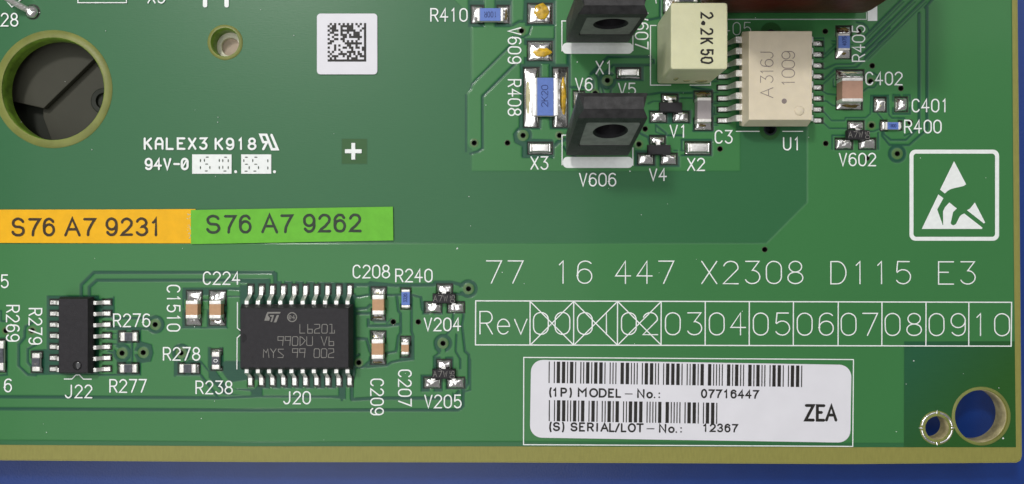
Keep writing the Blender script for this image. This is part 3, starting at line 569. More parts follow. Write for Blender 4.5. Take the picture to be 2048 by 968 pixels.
sot('small black transistor marked A7W 05 above lettering V205',887.3,748.5,[(874,720,902,739),(848,755.5,880.6,776),(894.5,755.5,928,776)],51)
sot('small black transistor marked A7W 05 above lettering V602',1718,269.5,[(1696,243,1727,260),(1671,277.5,1704,298),(1718,277.5,1750.7,298)],61,bw=46)
sot('small plain black transistor above lettering V1',1342.5,214,[(1324,189,1354.5,204),(1300.7,224,1332,244),(1346,224,1377.7,244)],71,False,46,21)
sot('small plain black transistor above lettering V4',1319,299.3,[(1300,272.6,1329.4,289),(1275.7,308,1307,329),(1322,308,1353,329)],81,False,47,21)
# ---------------------------------------------------------------- gull wing packages
def lead(o, x, y, dx, dy, z1, reach, w, wb, th=3.4, foot=9, knee=3, name='lead'):
    """from (x, y) at height z1 outwards along (dx, dy)"""
    j_ = noise.noise(Vector((x*.7,y*.7,4))); reach += j_*1.2; A = [(0,z1),(knee,z1+j_*.6),(knee+2.2,z1-2.5),(reach-foot-1.5,6),(reach-foot+1.5,4.2),(reach,3.6+j_*.5)]; wd = [wb,wb,wb*.85+w*.15,w,w,w*.96]
    rings = []
    for (d, z), ww in zip(A, wd):
        px, py = x+dx*d, y+dy*d; qx, qy = -dy*ww/2, dx*ww/2
        rings.append([(px-qx,py-qy,z),(px+qx,py+qy,z),(px+qx,py+qy,z-th),(px-qx,py-qy,z-th)])
    return B().loft(rings).build(name,'matte_tin',o,bevel=.5)
def so_body(o, x0, y0, x1, y1, zb, zm, zt, inx, iny, m='black', low='blacklow', bev=1.0):
    b = B(); b.loft([[(x0+inx*.8,y0+iny*.8,zb),(x1-inx*.8,y0+iny*.8,zb),(x1-inx*.8,y1-iny*.8,zb),(x0+inx*.8,y1-iny*.8,zb)],[(x0,y0,zm-1),(x1,y0,zm-1),(x1,y1,zm-1),(x0,y1,zm-1)],[(x0,y0,zm+1),(x1,y0,zm+1),(x1,y1,zm+1),(x0,y1,zm+1)],[(x0+inx,y0+iny,zt),(x1-inx,y0+iny,zt),(x1-inx,y1-iny,zt),(x0+inx,y1-iny,zt)]])
    return b.build('body',m,o,bevel=bev,seg=3)
# J20
o = thing('driver_chip', 'large black twenty pin chip with grey laser lettering L6201, above lettering J20', 'chip', 601, 671, 0)
so_body(o, 491,606.5,711,735.5, 3,22,43, 5,7)
for k in range(10):
    x = 501.5+22.05*k
    for s, y0 in ((-1,607.5),(1,734.5)):
        lead(o, x, y0, 0, s, 24, 35, 8.2, 8.0, foot=16, knee=7.5)
        if s < 0: solder(x-5.2,569.5,x+5.2,588,2.2,climb='B',ch=2,seed=k)
        else: solder(x-5.2,754,x+5.2,773,2.2,climb='T',ch=2,seed=k+20)
def T43(px, py, z=43): return U(px, py, z)
def ctext(o, s, px, py, h, adv, gw, w, z, m, rot=0, glyphs=GL, name='laser_marking'):
    k = CH/(CH-z); b = B(); x, y = U(px, py, z); text(b, s, x, y, h/k, adv/k, gw/k, w, z+.3, rot, glyphs); return b.build(name, m, o, flat=True)
ctext(o,'L6201',599.8,648.6,17.6,14.6,11.4,1.35,43,'laser',0,GSQ)
ctext(o,'990DU V6',555.5,673.2,17.8,14.5,11.6,1.35,43,'laser',0,GSQ)
ctext(o,'MYS 99 002',526.8,697.4,17.6,14.45,11.4,1.35,43,'laser',0,GSQ)
zq = Zm(510,610,8.8); b = B()
for i, pts in enumerate((zq(222,122,455,122,440,150,240,150,226,180,265,230,250,275,165,275,187,205,200,165), zq(262,178,338,178,300,298,272,298,302,205,268,205), zq(385,178,425,178,375,306,328,306))): b.poly([U(p[0],p[1],43) for p in pts], 43.3)
b.build('maker_emblem','laser',o,flat=True)
b = B(); c_ = U(*zq(655,213)[0],43); stroke(b, circ(c_[0],c_[1],8.6,30)+[(c_[0]+8.6,c_[1])], 2.0, 43.35); text(b,'e',c_[0]-6.2,c_[1]-6.5,10,5.4,4.6,1.3,43.35); text(b,'4',c_[0]+.6,c_[1]-4,8,5.4,4.6,1.3,43.35); b.build('circle_mark','laser',o,flat=True)
b = B(); b.loft([circ(500,670.5,9,20,z=42.95,a0=-90,a1=89)+[(500,679.5,42.95)], circ(500,670.5,8.3,20,z=43.25,a0=-90,a1=89)+[(500,678.8,43.25)]]); b.build('notch','blacklow',o)
# J22
o = thing('logic_chip', 'black fourteen pin chip without lettering, above lettering J22', 'chip', 161, 668, 0)
so_body(o, 129,592.5,195,744.5, 3,14,27, 4.5,3.5)
b = B(); c_ = U(154.5,731,27); b.loft([circ(c_[0],c_[1],9,26,z=26.5), circ(c_[0],c_[1],9,26,z=27.3), circ(c_[0],c_[1],7,26,z=28.6), circ(c_[0],c_[1],4,26,z=29.4), circ(c_[0],c_[1],1,26,z=29.6)]); b.build('pin_one_dimple','gloss_black',o,smooth=True)
for k in range(7):
    y = 604.8+22.15*k
    for s, x0 in ((-1,130),(1,194)):
        lead(o, x0, y, s, 0, 15, 28, 7.6, 7.6, foot=13, knee=6.5)
        solder(99.8 if s < 0 else 206, y-5, 116 if s < 0 else 222.5, y+5, 2.2, climb='R' if s < 0 else 'L', ch=2, seed=k+(40 if s < 0 else 60))
# U1
o = thing('optocoupler', 'cream sixteen pin optocoupler chip with grey lettering A 316J 1009', 'chip', 1538, 165, 0)
so_body(o, 1474,73,1602,258, 5,32,62, 3.5,7.5, 'cream', bev=1.6)
for k in range(8):
    y = 88+21.95*k
    for s, x0 in ((-1,1476),(1,1600)):
        lead(o, x0, y, s, 0, 31, 40, 7.8, 12.5 if s < 0 else 12, foot=15, knee=13)
        solder(1435 if s < 0 else 1631, y-4.3, 1453 if s < 0 else 1645, y+4.3, 2.4, climb='R' if s < 0 else 'L', ch=2.5, seed=k+(80 if s < 0 else 100))
ctext(o,'A',1521,195.5,25,20,20,1.4,62,'greymark',-90); ctext(o,'316J',1521,166,25,16.4,14.5,1.4,62,'greymark',-90); ctext(o,'1009',1563.5,172.5,25.5,18.0,15.6,1.4,62,'greymark',-90)
c_ = U(1568.4,202.3,62); b = B(); b.loft([circ(*c_,5,24,z=61.9),circ(*c_,5,24,z=62.3)]); b.build('ink_dot','greymark',o)
c_ = U(1598.8,221.5,62); b = B(); b.loft([circ(*c_,9.6,32,z=61.6),circ(*c_,9.3,32,z=62.7),circ(*c_,7.2,32,z=63.9),circ(*c_,4,32,z=64.6),circ(*c_,1,32,z=64.8)]); b.build('mould_dimple','cream',o,smooth=True)
# ---------------------------------------------------------------- upright transistors with a hole through them
def upright(label, yf, tilt, seed, lx=1130, rx=1251, lean=.035):
    o = thing('power_transistor', label, 'transistor', (lx+rx)/2, yf, 0, 'upright black transistors with a round hole')
    zb, L, D = 30, 186, 44; hx, hz, hr = 1197, 113, 31.5; ct, st = math.cos(math.radians(tilt)), math.sin(math.radians(tilt))
    def TR(x, d, l): return (x+l*lean, yf-(d*ct+l*st), zb+l*ct-d*st*.35)       # d: depth behind the face, l: up the face
    b = B(); cut = 13
    # front face as a sheet round the insert, then back, sides; built as a frame with a real bore
    outl = [(lx,0),(rx,0),(rx-0,L-cut),(lx+0,L-cut)]; ins = [(hx-49,hz-64),(hx+47,hz-64),(hx+47,hz+41),(hx-49,hz+41)]
    def quadring(a, c, da, dc):
        b.add([TR(p[0],da,p[1]) for p in a]+[TR(p[0],dc,p[1]) for p in c], [(i,(i+1)%4,(i+1)%4+4,i+4) for i in range(4)])
    quadring(outl, ins, 0, 0); quadring(ins, ins, 0, 2.2)
    top0 = [(lx+1,cut*.55),(rx-1,cut*.55)]
    # bevelled top: front edge, sloping band, top, back
    prof = [(0,L-cut),(11,L),(33,L),(D,L-9),(D,0),(0,0)]
    for (d0,l0),(d1,l1) in zip(prof[:-1], prof[1:]):
        i0 = 9 if l0 > L-2 else 0; i1 = 9 if l1 > L-2 else 0
        b.add([TR(lx+i0,d0,l0),TR(rx-i0,d0,l0),TR(rx-i1,d1,l1),TR(lx+i1,d1,l1)],[(0,1,2,3)])
    for xx, s in ((lx,1),(rx,-1)):
        b.add([TR(xx+(9*s if l > L-2 else 0),d,l) for d,l in prof],[(0,1,2,3,4,5)])
    b.build('body','black2',o,bevel=.9)
    b = B(); n = 40
    sq = []
    for i in range(n):                                     # insert plate with the bore in it
        a = 2*math.pi*i/n; c, s = math.cos(a), math.sin(a)
        kx = (47 if c > 0 else 49)/max(abs(c),1e-6); kz = (41 if s > 0 else 64)/max(abs(s),1e-6); k = min(kx,kz); sq.append((hx+c*k, hz+s*k))
    ci = [(hx+hr*math.cos(2*math.pi*i/n), hz+hr*math.sin(2*math.pi*i/n)) for i in range(n)]
    b.add([TR(p[0],1.2,p[1]) for p in sq]+[TR(p[0],1.2,p[1]) for p in ci], [(i,(i+1)%n,(i+1)%n+n,i+n) for i in range(n)])
    b.build('metal_insert','insert',o)
    b = B(); ci2 = [(hx+(hr-4)*math.cos(2*math.pi*i/n), hz+(hr-4)*math.sin(2*math.pi*i/n)) for i in range(n)]
    b.add([TR(p[0],1.2,p[1]) for p in ci]+[TR(p[0],5,p[1]) for p in ci2]+[TR(p[0],D-1,p[1]) for p in ci2], [(i,(i+1)%n,(i+1)%n+n,i+n) for i in range(n)]+[(i+n,(i+1)%n+n,(i+1)%n+2*n,i+2*n) for i in range(n)]+[tuple(range(2*n,3*n))])
    b.build('bore','blacklow',o)
    for k in (-1,0,1):
        b = B(); x = (lx+rx)/2+k*39; y0 = yf-22; b.loft([[(x-5,y0-3,z),(x+5,y0-3,z),(x+5,y0+3,z),(x-5,y0+3,z)] for z in (0,zb+2)]); b.build('leg','tin',o)
        blob('solder_joint',x,y0,10,9,6,0,'solder',o,.15,k+seed)
    return o
upright('upright black transistor leaning back above lettering V606, its hole fully in view',314.7,14.5,3)
upright('upright black transistor at the top edge beside sideways lettering V607, cut by the frame',93,0,5)
# ---------------------------------------------------------------- film capacitor
o = thing('film_capacitor', 'tall pale yellow box capacitor printed 2.2K50 on its top', 'capacitor', 1364, 111, 0)
b = B(); x0,y0,x1,y1 = 1311.5,50,1415,171.5
b.loft([rrect(x0+2,y0+2,x1-2,y1-6,3,3) and [(p[0],p[1],10) for p in rrect(x0+1,y0+2,x1-2,y1-3,5,3)], [(p[0],p[1],20) for p in rrect(x0,y0,x1,y1,5,3)], [(p[0],p[1],131) for p in rrect(x0,y0,x1,y1,5,3)], [(p[0],p[1],134.2) for p in rrect(x0+.8,y0+.8,x1-.8,y1-.8,4.5,3)], [(p[0],p[1],135) for p in rrect(x0+2.4,y0+2.4,x1-2.4,y1-2.4,4,3)]])
b.build('case','film',o)
B().box(x0+6,y0+5,4,x1-6,y1-7,11).build('resin_fill','resin',o,bevel=2)
for i, (rx_, ry_, rz_, sx_, sz_) in enumerate(((1338,172.2,60,5,14),(1362,172.2,45,9,5),(1392,172.0,40,16,13))):
    b = B(); ring_ = [(rx_+sx_*math.cos(t)*(1+.3*noise.noise(Vector((t,i,0)))), rz_+sz_*math.sin(t)) for t in [2*math.pi*q/18 for q in range(18)]]
    b.loft([[(p[0],ry_-2,p[1]) for p in ring_],[(rx_+(p[0]-rx_)*.6,ry_+.8,rz_+(p[1]-rz_)*.6) for p in ring_]]); b.build('resin_drip','resin',o,smooth=True)
for y in (72,150): B().loft([circ(1363,y,4,12,z=-2),circ(1363,y,4,12,z=8)]).build('lead_wire','tin',o)
b = B(); 
for s, py, hw in (('2',26,1),('2',58,1),('K',77,1),('5',99,1),('0',115.5,1)):
    x_, y_ = U(1425,py,135); text(b,s,x_,y_,20.5,10,9.4,3.4,135.3,90,ragged=1.1)
c_ = U(1406.5,46.5,135); b.poly(circ(c_[0],c_[1],4.2,16,jit=.3),135.4)
b.build('ink_marking','greymark' if 0 else 'darkink',o,flat=True)
# ---------------------------------------------------------------- brown dipped capacitor at the top edge
o = thing('dipped_capacitor', 'large glossy dark brown dipped capacitor at the top edge behind the yellow one', 'capacitor', 1560, -60, 0)
b = B(); rings = []
for z, ins in ((6,22),(14,10),(26,3),(50,0),(260,0),(290,5),(305,18)):
    rings.append([(p[0],p[1]+(0 if z > 40 else 0),z) for p in rrect(1392+ins,-150+ins,1722-ins*.4,37-ins,8,5)])
b.loft(rings); b.build('body','brown',o,smooth=True)
for x in (1430,1690): B().loft([circ(x,-50,4,12,z=-2),circ(x,-50,4,12,z=20)]).build('lead_wire','tin',o)
# part of a chip above the yellow capacitor
chip('chip_resistor','grey chip with silver ends cut by the top frame behind the yellow capacitor','resistor',None,1350,-26,1396,4,12,'x',9,'ceramic',[(1343,-26,1354,4),(1390,-26,1400,4)],coat='grey_res')
# ---------------------------------------------------------------- bent wire at the upper left
o = thing('component_wire', 'bent tinned wire soldered into the board beside lettering 28', 'wire', 65, 24, 0)
pth = [(-30,-120,70),(0,-60,80),(14,-30,74),(24,-10,60),(36,8,34),(52,18,12),(62,23,4),(64,24,-8)]
b = B(); rings = []
for i, p in enumerate(pth):
    a = Vector(pth[max(0,i-1)]); c = Vector(pth[min(len(pth)-1,i+1)]); d = (c-a).normalized(); u_ = d.cross(Vector((0,0,1))).normalized(); v_ = d.cross(u_)
    rings.append([tuple(Vector(p)+u_*6.2*math.cos(t)+v_*6.2*math.sin(t)) for t in [2*math.pi*q/14 for q in range(14)]])
b.loft(rings); b.build('wire','matte_tin',o,smooth=True); blob('solder_joint',65,24.5,13.2,13.2,11,0,'solder',o,.1,4)
w = win(45,5,85,45); c = np.clip(.5+(15.5-np.hypot(XX[w]-65.5,YY[w]-24))/G,0,1); OP[w] = np.maximum(OP[w],c)
# ---------------------------------------------------------------- what shows through the left holes
o = thing('grey_housing', 'grey plastic housing with a diagonal edge seen through the large left hole', 'housing', 180, 180, -88)
b = B(); b.plate([(-200,-100),(370,-100),(55.6,207),(-200,150)], -62, -50); b.build('upper_plate','greyplastic',o,bevel=2)
b = B(); b.plate([(-300,-100),(420,-100),(420,420),(-300,420)], -88, -78); b.build('lower_plate','greyplastic2',o,bevel=2)
b = B(); b.plate([(300,-60),(410,-60),(410,400),(110,400),(45,222),(45,200)],-76,-66); b.build('middle_plate','greyplastic',o,bevel=1)
b = B(); b.loft([circ(176,190,27,40,z=-67),circ(176,190,27,40,z=-58),circ(176,190,25,40,z=-57),circ(176,190,17,40,z=-58),circ(176,190,16,40,z=-65)]); b.build('screw_boss','greyplastic2',o,smooth=False)
o = thing('standoff', 'ivory spacer with a brown centre seen through the small round hole', 'spacer', 449.5, 85, -89)
b = B(); n = 40; cx_, cy_ = 449.5, 85.0; a = circ(cx_,cy_,44,n,z=-30.5); c = circ(cx_,cy_,18.8,n,z=-31); d = circ(cx_,cy_,18.8,n,z=-60); e = circ(cx_,cy_,44,n,z=-89)
b.add(a+c+d+e, [(i,(i+1)%n,(i+1)%n+n,i+n) for i in range(n)]+[(i+n,(i+1)%n+n,(i+1)%n+2*n,i+2*n) for i in range(n)]+[(i,(i+1)%n,(i+1)%n+3*n,i+3*n) for i in range(n)]); b.build('collar','standoff',o,smooth=False)
b = B(); b.loft([circ(cx_,cy_,18.4,n,z=-60),circ(cx_,cy_,18.4,n,z=-38)]); b.build('screw_plug','brownhole',o)
# ================================================================ skin mesh

keep = np.ones(XX.shape, bool)
for (cx, cy, r) in ((107,178,110),(450.5,84.7,31.5),(1962,832,55.5),(1873.5,855.7,30)): keep &= np.hypot(XX-cx, YY-cy) > r
for x, y, s in VIA: keep &= np.hypot(XX-x, YY-y) > 4.6
keep &= np.hypot(XX-1540, YY-258) > 11.5
keep &= np.hypot(XX-1541.5, YY-72) > 11.5
# stops where the bare edge begins
lim_y = np.interp(XX, [-60,0,500,1050,1700,2040], [888,889.5,892.5,892.7,894.3,894.6]); lim_x = np.interp(YY, [-60,0,480,900], [2023.5,2024,2027.5,2032])
Yc = np.minimum(YY, lim_y); Xc = np.minimum(XX, lim_x)
inside = (YY < lim_y+G) & (XX < lim_x+G)
ny_, nx_ = XX.shape
idx = np.arange(ny_*nx_).reshape(ny_, nx_)
q = keep[:-1,:-1] & keep[1:,:-1] & keep[:-1,1:] & keep[1:,1:] & inside[:-1,:-1] & inside[1:,:-1] & inside[:-1,1:] & inside[1:,1:]
F = np.stack([idx[:-1,:-1][q], idx[1:,:-1][q], idx[1:,1:][q], idx[:-1,1:][q]], 1)
co = np.stack([(Xc-CX)*S, (CY-Yc)*S, (HT*1.1)*S], 2).reshape(-1, 3)
used = np.zeros(len(co), bool); used[F.ravel()] = True; rem = np.cumsum(used)-1
co = co[used]; F = rem[F]
me = bpy.data.meshes.new('solder_mask'); me.vertices.add(len(co)); me.vertices.foreach_set('co', co.ravel().astype(np.float32))
me.loops.add(F.size); me.loops.foreach_set('vertex_index', F.ravel().astype(np.int32)); me.polygons.add(len(F))
me.polygons.foreach_set('loop_start', np.arange(0, F.size, 4, dtype=np.int32)); me.polygons.foreach_set('loop_total', np.full(len(F), 4, np.int32))
me.update(calc_edges=True); me.polygons.foreach_set('use_smooth', np.ones(len(F), bool))
for n_, A in (('tone', T), ('clear', CL), ('opening', OP)):
    a = me.attributes.new(n_, 'FLOAT', 'POINT'); a.data.foreach_set('value', A.reshape(-1)[used].astype(np.float32))
me.materials.append(MT['mask']); skin = link('solder_mask', me, BD, (CX, CY, 0))
# the skin goes on outside the picture
b = B()
for q_ in ((-420,-420,2023,-40.1),(-420,-40.1,-40.1,888)): b.add([(q_[0],q_[1],.2),(q_[2],q_[1],.2),(q_[2],q_[3],.2),(q_[0],q_[3],.2)],[(0,1,2,3)])
sk = b.build('solder_mask','mask',BD,flat=True); a_ = sk.data.attributes.new('tone','FLOAT','POINT'); a_.data.foreach_set('value',[.6]*len(sk.data.vertices))
# ---------------------------------------------------------------- vias
proto = {}
for x, y, s in VIA:
    if s not in proto:
        b = B(); n = 24; r0, r1 = 4.4, (11 if s == 2 else 9 if s == 1 else 6.0); k = 1.4
        b.add(circ(0,0,r0,n,z=-29)+circ(0,0,r0,n,z=k)+circ(0,0,r0+1.0,n,z=k), [(i,(i+1)%n,(i+1)%n+n,i+n) for i in range(n)]+[(i+n,(i+1)%n+n,(i+1)%n+2*n,i+2*n) for i in range(n)]+[tuple(range(n))])
        bb = B(); bb.add(circ(0,0,r0+.9,n,z=k-.05)+circ(0,0,r1-.8,n,z=k-.1)+circ(0,0,r1,n,z=1.1), [(i,(i+1)%n,(i+1)%n+n,i+n) for i in range(n)]+[(i+n,(i+1)%n+n,(i+1)%n+2*n,i+2*n) for i in range(n)])
        o1 = b.build('via', 'hole', BD, org=(0,0,0)); o2 = bb.build('via_ring', 'viaring' if s else 'viaringbare', o1, org=(0,0,0), flat=True, smooth=True)
        proto[s] = (o1, o2); o1.location = W(x,y)-W(CX,CY)
    else:
        p1, p2 = proto[s]; o1 = p1.copy(); SC.collection.objects.link(o1); o1.parent = BD; o1.location = W(x,y)-W(CX,CY)
        o2 = p2.copy(); SC.collection.objects.link(o2); o2.parent = o1
for x, y in ((1540,258),(1541.5,72)):
    b = B(); n = 32; b.add(circ(x,y,9.8,n,z=-29)+circ(x,y,9.8,n,z=.8)+circ(x,y,13.2,n,z=1.1), [(i,(i+1)%n,(i+1)%n+n,i+n) for i in range(n)]+[(i+n,(i+1)%n+n,(i+1)%n+2*n,i+2*n) for i in range(n)]+[tuple(range(n))]); b.build('drilled_slot','slotwall',BD)
# ---------------------------------------------------------------- plated ring round the small corner hole
ring(1873.5,855.7,23.8,33.5,1.0,48).build('bare_rim','fr4ring',BD,flat=True,smooth=True)
for a0, a1 in ((8,80),(100,172),(190,262),(280,352)):
    b = B(); A = circ(1873.5,855.7,28.4,10,z=1.4,a0=a0,a1=a1); M_ = circ(1873.5,855.7,30.2,10,z=3.4,a0=a0,a1=a1); Cc = circ(1873.5,855.7,32.2,10,z=1.4,a0=a0,a1=a1); n = 11
    b.add(A+M_+Cc,[(i,i+1,i+1+n,i+n) for i in range(n-1)]+[(i+n,i+1+n,i+1+2*n,i+2*n) for i in range(n-1)]); b.build('tinned_arc','solder',BD,flat=True,smooth=True)
for a in (0,90,180,270):
    c, s = math.cos(math.radians(a)), math.sin(math.radians(a)); b = B(); rr = [(29,-2.2),(36.5,0),(29,2.2),(27.5,0)]
    pts = [(1873.5+c*r-s*t, 855.7+s*r+c*t) for r, t in rr]; b.loft([[(p[0],p[1],1.3) for p in pts],[(1873.5+c*30,855.7+s*30,3.4)]*4],caps=False); b.build('tinned_spur','solder',BD,smooth=True)
# ---------------------------------------------------------------- white print
ZP = 1.75
def word(s, x, y, h=25, adv=19.4, gw=14, w=2.75, rot=0, m='silk', z=ZP, **k):
    k.setdefault('ragged', .3); b = B(); text(b, s, x, y, h, adv, gw, w, z, rot, **k); return b.build('printed_lettering', m, BD, flat=True)
for a in (('28',4,27.5,25,19,13.5),('R410',862,18),('X1',1192,123),('V6',1151,157,24),('V5',1237,167,23),('X3',1062,314,24.5),('V606',1159,347),('V1',1340,251,23.5),('V4',1299,338,23),('C3',1430,261.5,25),('X2',1375,317,24),('U1',1566.5,275.5,24.5,20),
  ('C402',1731,145),('C401',1823.5,199),('R400',1808.5,241),('V602',1678,307,24.5),('15',-16,550),('16',-9,758),('R276',228.5,628),('R277',221,759),('J22',132,770),('C224',408,544,24.5),('R278',328,695),('R238',393,762),('J20',568,783,24),('C208',707,530.5),('R240',792,538.5),('V204',849,636),('V205',850,790),('405',1444.5,45.5,25,21,14.5,1.7,0,'silkdim')): word(*a)
for s, x, y in (('V609',1041.5,56),('R408',1041.5,160),('V607',1295.5,27),('R269',39.5,611),('R279',84.5,617),('C1510',360.5,571),('C209',767,758),('C207',822.5,740)): word(s,x,y,25,19.2 if s != 'C1510' else 19.3,13.5,2.75,90)
word('R405',1704,123,24.5,19.2,13.5,2.5,-90)
word('X5',297,-19,25.5)
for s, x in (('77',973),('16',1102),('447',1231),('X2308',1403),('D115',1661),('E3',1876)): word(s,x+ (9 if s[0]=='1' else 0),521.8+(x-973)*.0019,44.5,43.0-(9 if s=='16' and 0 else 0),30,2.3)
word('Rev',960,622.8,45,34.5,25,2.3)
for i in range(11):
    x = 1067+87.8*i; word(f'{i:02d}',x,624.6+.003*(x-1067),44,43,29.5,2.3)
def line(pts, w=2.2, m='silk', name='printed_outline', z=ZP):
    b = B(); stroke(b, pts, w, z+.3); return b.build(name, m, BD, flat=True)
def lines(L_, w=2.2, m='silk', name='printed_outline'):
    b = B()
    for p in L_: stroke(b, p, w, ZP+.1)
    return b.build(name, m, BD, flat=True)
tbl = [P_(951.5,601.5,2022,604.5,2021,692,951,689.5,951.5,601.5)]+[P_(x,602+.0025*(x-951),x-.3,689.7+.0022*(x-951)) for x in (1060.2,1147.3,1234.8,1322,1410,1498,1586,1675.5,1763,1851,1936.5)]
lines(tbl,2.3,name='revision_table')
b = B()
for x0, x1 in ((1060.2,1147.3),(1147.3,1234.8),(1234.8,1322)): stroke(b,[(x0+2,604.5),(x1-2,688)],2.2,ZP+.5); stroke(b,[(x1-2,604.5),(x0+2,688)],2.2,ZP+.7)
b.build('crossing_out','silk',BD,flat=True)
line(P_(1047.5,714.5,1706,718.8,1704.5,892.2,1047,888.7,1047.5,714.5),2)
lines([zA(1140,228,1095,228,1095,552)],2); lines([P_(1265.5,66,1265.5,102)],2); lines([P_(1134,270.5,1124,270.5,1124,330)],2); lines([P_(1265.5,296,1265.5,331)],2)
lines([P_(1312,51.5,1300.5,51.5,1300.5,170.7,1341,170.7),P_(1379.5,170.7,1420.3,170.7,1420.3,158)],2); lines([P_(1455,39.3,1732,39.3,1732,26)],1.8,'silkdim'); lines([P_(1471.5,263,1518,263),P_(1564.5,263,1605,263)],1.8)
lines([P_(475.5,604.5,475.5,656,482,661),P_(482,669,475,675.5,474.5,738)],2); lines([P_(129.5,757.7,145,757.7,153,749.5,160,749.5,168,757.9,184,757.9)],2)
lines([P_(157,-30,157,6,254,6,254,-30)],2); lines([P_(1,-12,25,14.5,60,-14)],2); lines([P_(1308,-20,1312,7)],2)
b = B()
for x in (411,454): b.poly(rrect(x-4.5,-40,x+4.2,15.4,4,5),ZP)
b.build('printed_bar','silk',BD,flat=True)
b = B(); b.poly(rrect(1124.5,86,1265.5,108,9,5),ZP); b.build('printed_bar','silk',BD,flat=True)
b = B(); b.poly(rrect(1125.5,314,1265.5,336,9,5),ZP); b.build('printed_bar','silk',BD,flat=True)
b = B(); b.poly(R_(1734.5,10,1753.7,42.3),ZP); b.build('printed_bar','silk',BD,flat=True)
# hand discharge sign
b = B(); A = rrect(1818,299.5,1997,481.5,12,6); Ci = rrect(1826,307.5,1989,473.7,6,6); n = len(A)
b.add([(p[0],p[1],ZP) for p in A]+[(p[0],p[1],ZP) for p in Ci],[(i,(i+1)%n,(i+1)%n+n,i+n) for i in range(n)])
zS = Zm(1740,260,3.724)
for p in (zS(622,233,712,405,695,417,640,430,600,440,575,453,553,473,518,445), zS(505,480,543,508,497,592,538,708,541,708,540,605,555,575,587,540,643,585,615,612,597,695,605,706,620,710,636,700,665,643,680,630,698,622,833,727,830,737,382,737), zS(777,540,853,688,845,697,718,598,740,586,757,565)): b.poly(p,ZP)
b.build('handling_sign','silk',BD,flat=True)
# maker's print
for s, x, y in (('KALEX3',290.5,277),('K918',432,277.5)): word(s,x,y,21,22.0,13.5,4.2,glyphs=KAL)
word('94V-',292,318,20.5,18.6,12.5,4.2,glyphs=KAL); b = B(); text(b,'0',364.5,318,20.5,20,11.5,4.6,ZP); stroke(b,P_(367,333,373,322),3,ZP+.3); b.build('printed_lettering','silk',BD,flat=True)
zU = Zm(250,240,3.456); b = B()
stroke(b, P_(534,269.8,521.5,269.8,527,284.5,538,284.5), 4.8, ZP); stroke(b, P_(533.5,271,544.5,298.6,555.5,298.6,543.6,270), 5.2, ZP); stroke(b, P_(535,284,527,298.8), 4.8, ZP)
b.build('approval_mark','silk',BD,flat=True)
for x0, x1 in ((385,463.8),(483,543)): B().poly(R_(x0,309,x1,347.7),ZP).build('date_box','silk',BD,flat=True)
zV = Zm(370,295,10.24); b = B()
for x, y, k in ((465,200,0),(325,268,1),(405,265,1),(452,342,0),(325,415,1),(518,412,1),(445,483,0),(838,202,0),(710,268,1),(782,272,1),(893,272,1),(710,415,1),(782,408,1),(893,415,1),(825,485,0),(1262,202,0),(1212,272,1),(1265,345,0),(1322,415,1),(1258,487,0),(1458,202,0),(1395,270,1),(1455,345,0),(1512,415,1),(1438,485,0),(1703,275,1),(1703,422,1)):
    (cx_, cy_), = zV(x, y); e = (3.4,1.1) if k == 0 else (1.2,3.3); b.poly(circ(cx_,cy_,e[0],10,ry=e[1]),ZP+.3)
b.build('date_digits','greenink',BD,flat=True)
b = B(); b.poly(circ(472,343.6,3,14),ZP); b.poly(circ(549.5,343.6,3,14),ZP); b.build('printed_dot','silk',BD,flat=True)
b = B(); cx_, cy_ = 707, 302.8; a_, w_ = 16.8, 4
pl = [(-w_,-a_),(w_,-a_),(w_,-w_),(a_,-w_),(a_,w_),(w_,w_),(w_,a_),(-w_,a_),(-w_,w_),(-a_,w_),(-a_,-w_),(-w_,-w_)]
b.plate([(cx_+p[0],cy_+p[1]) for p in pl],0,2.4); b.build('fiducial_cross','silk',BD,bevel=1,seg=2)
# ================================================================ stickers
def sticker(name, label, pts, z, m, cat='label', th=.9, bev=.0):
    cx_ = sum(p[0] for p in pts)/len(pts); cy_ = sum(p[1] for p in pts)/len(pts)
    o = thing(name, label, cat, cx_, cy_, z); b = B(); b.plate(pts, z, z+th); b.build('paper', m, o); return o
HV = dict(GL)                                              # plain grotesque figures
HV.update({'1': [[(.18,.24),(.36,.2),(.55,.02),(.55,1)]], '7': [[(.02,.04),(.97,.04),(.62,.42),(.40,.72),(.34,1)]], '4': [[(.70,1),(.70,.02),(.03,.66),(1,.66)]], '3': [arc(.46,.25,.42,.24,-165,85,12)+arc(.48,.73,.46,.26,-85,160,12)],
 '2': [arc(.5,.29,.46,.27,190,360,10)+[(.9,.42),(.55,.68),(.2,.84),(.05,.97),(1,.97)]], '0': [arc(.5,.5,.46,.5,0,360,26)], '9': [arc(.5,.33,.45,.32,0,360,20)+[(.95,.5)]+arc(.5,.62,.45,.36,0,150,10)], '6': [arc(.5,.67,.45,.32,180,540,20)+[(.05,.5)]+arc(.5,.38,.45,.36,180,330,10)],
 'S': [arc(.5,.26,.43,.25,-15,-240,12)+[(.62,.5)]+arc(.5,.73,.47,.26,-55,170,12)]})
def block(o, items, m, z, tilt=0, w=3, name='printed_lettering', ragged=0, glyphs=HV):
    """items: (letters, x, top, cap height, advance, letter width)"""
    b = B()
    for it in items: text(b, it[0], it[1], it[2], it[3], it[4], it[5], it[6] if len(it) > 6 else w, z, 0, glyphs, tilt, ragged)
    return b.build(name, m, o, flat=True)
so = sticker('orange_sticker','orange paper sticker printed S76 A7 9231 at the left picture edge',P_(-60,419.6,250,419,392,418.2,392,486.6,200,486.4,-60,485.6),ZP,'orange')
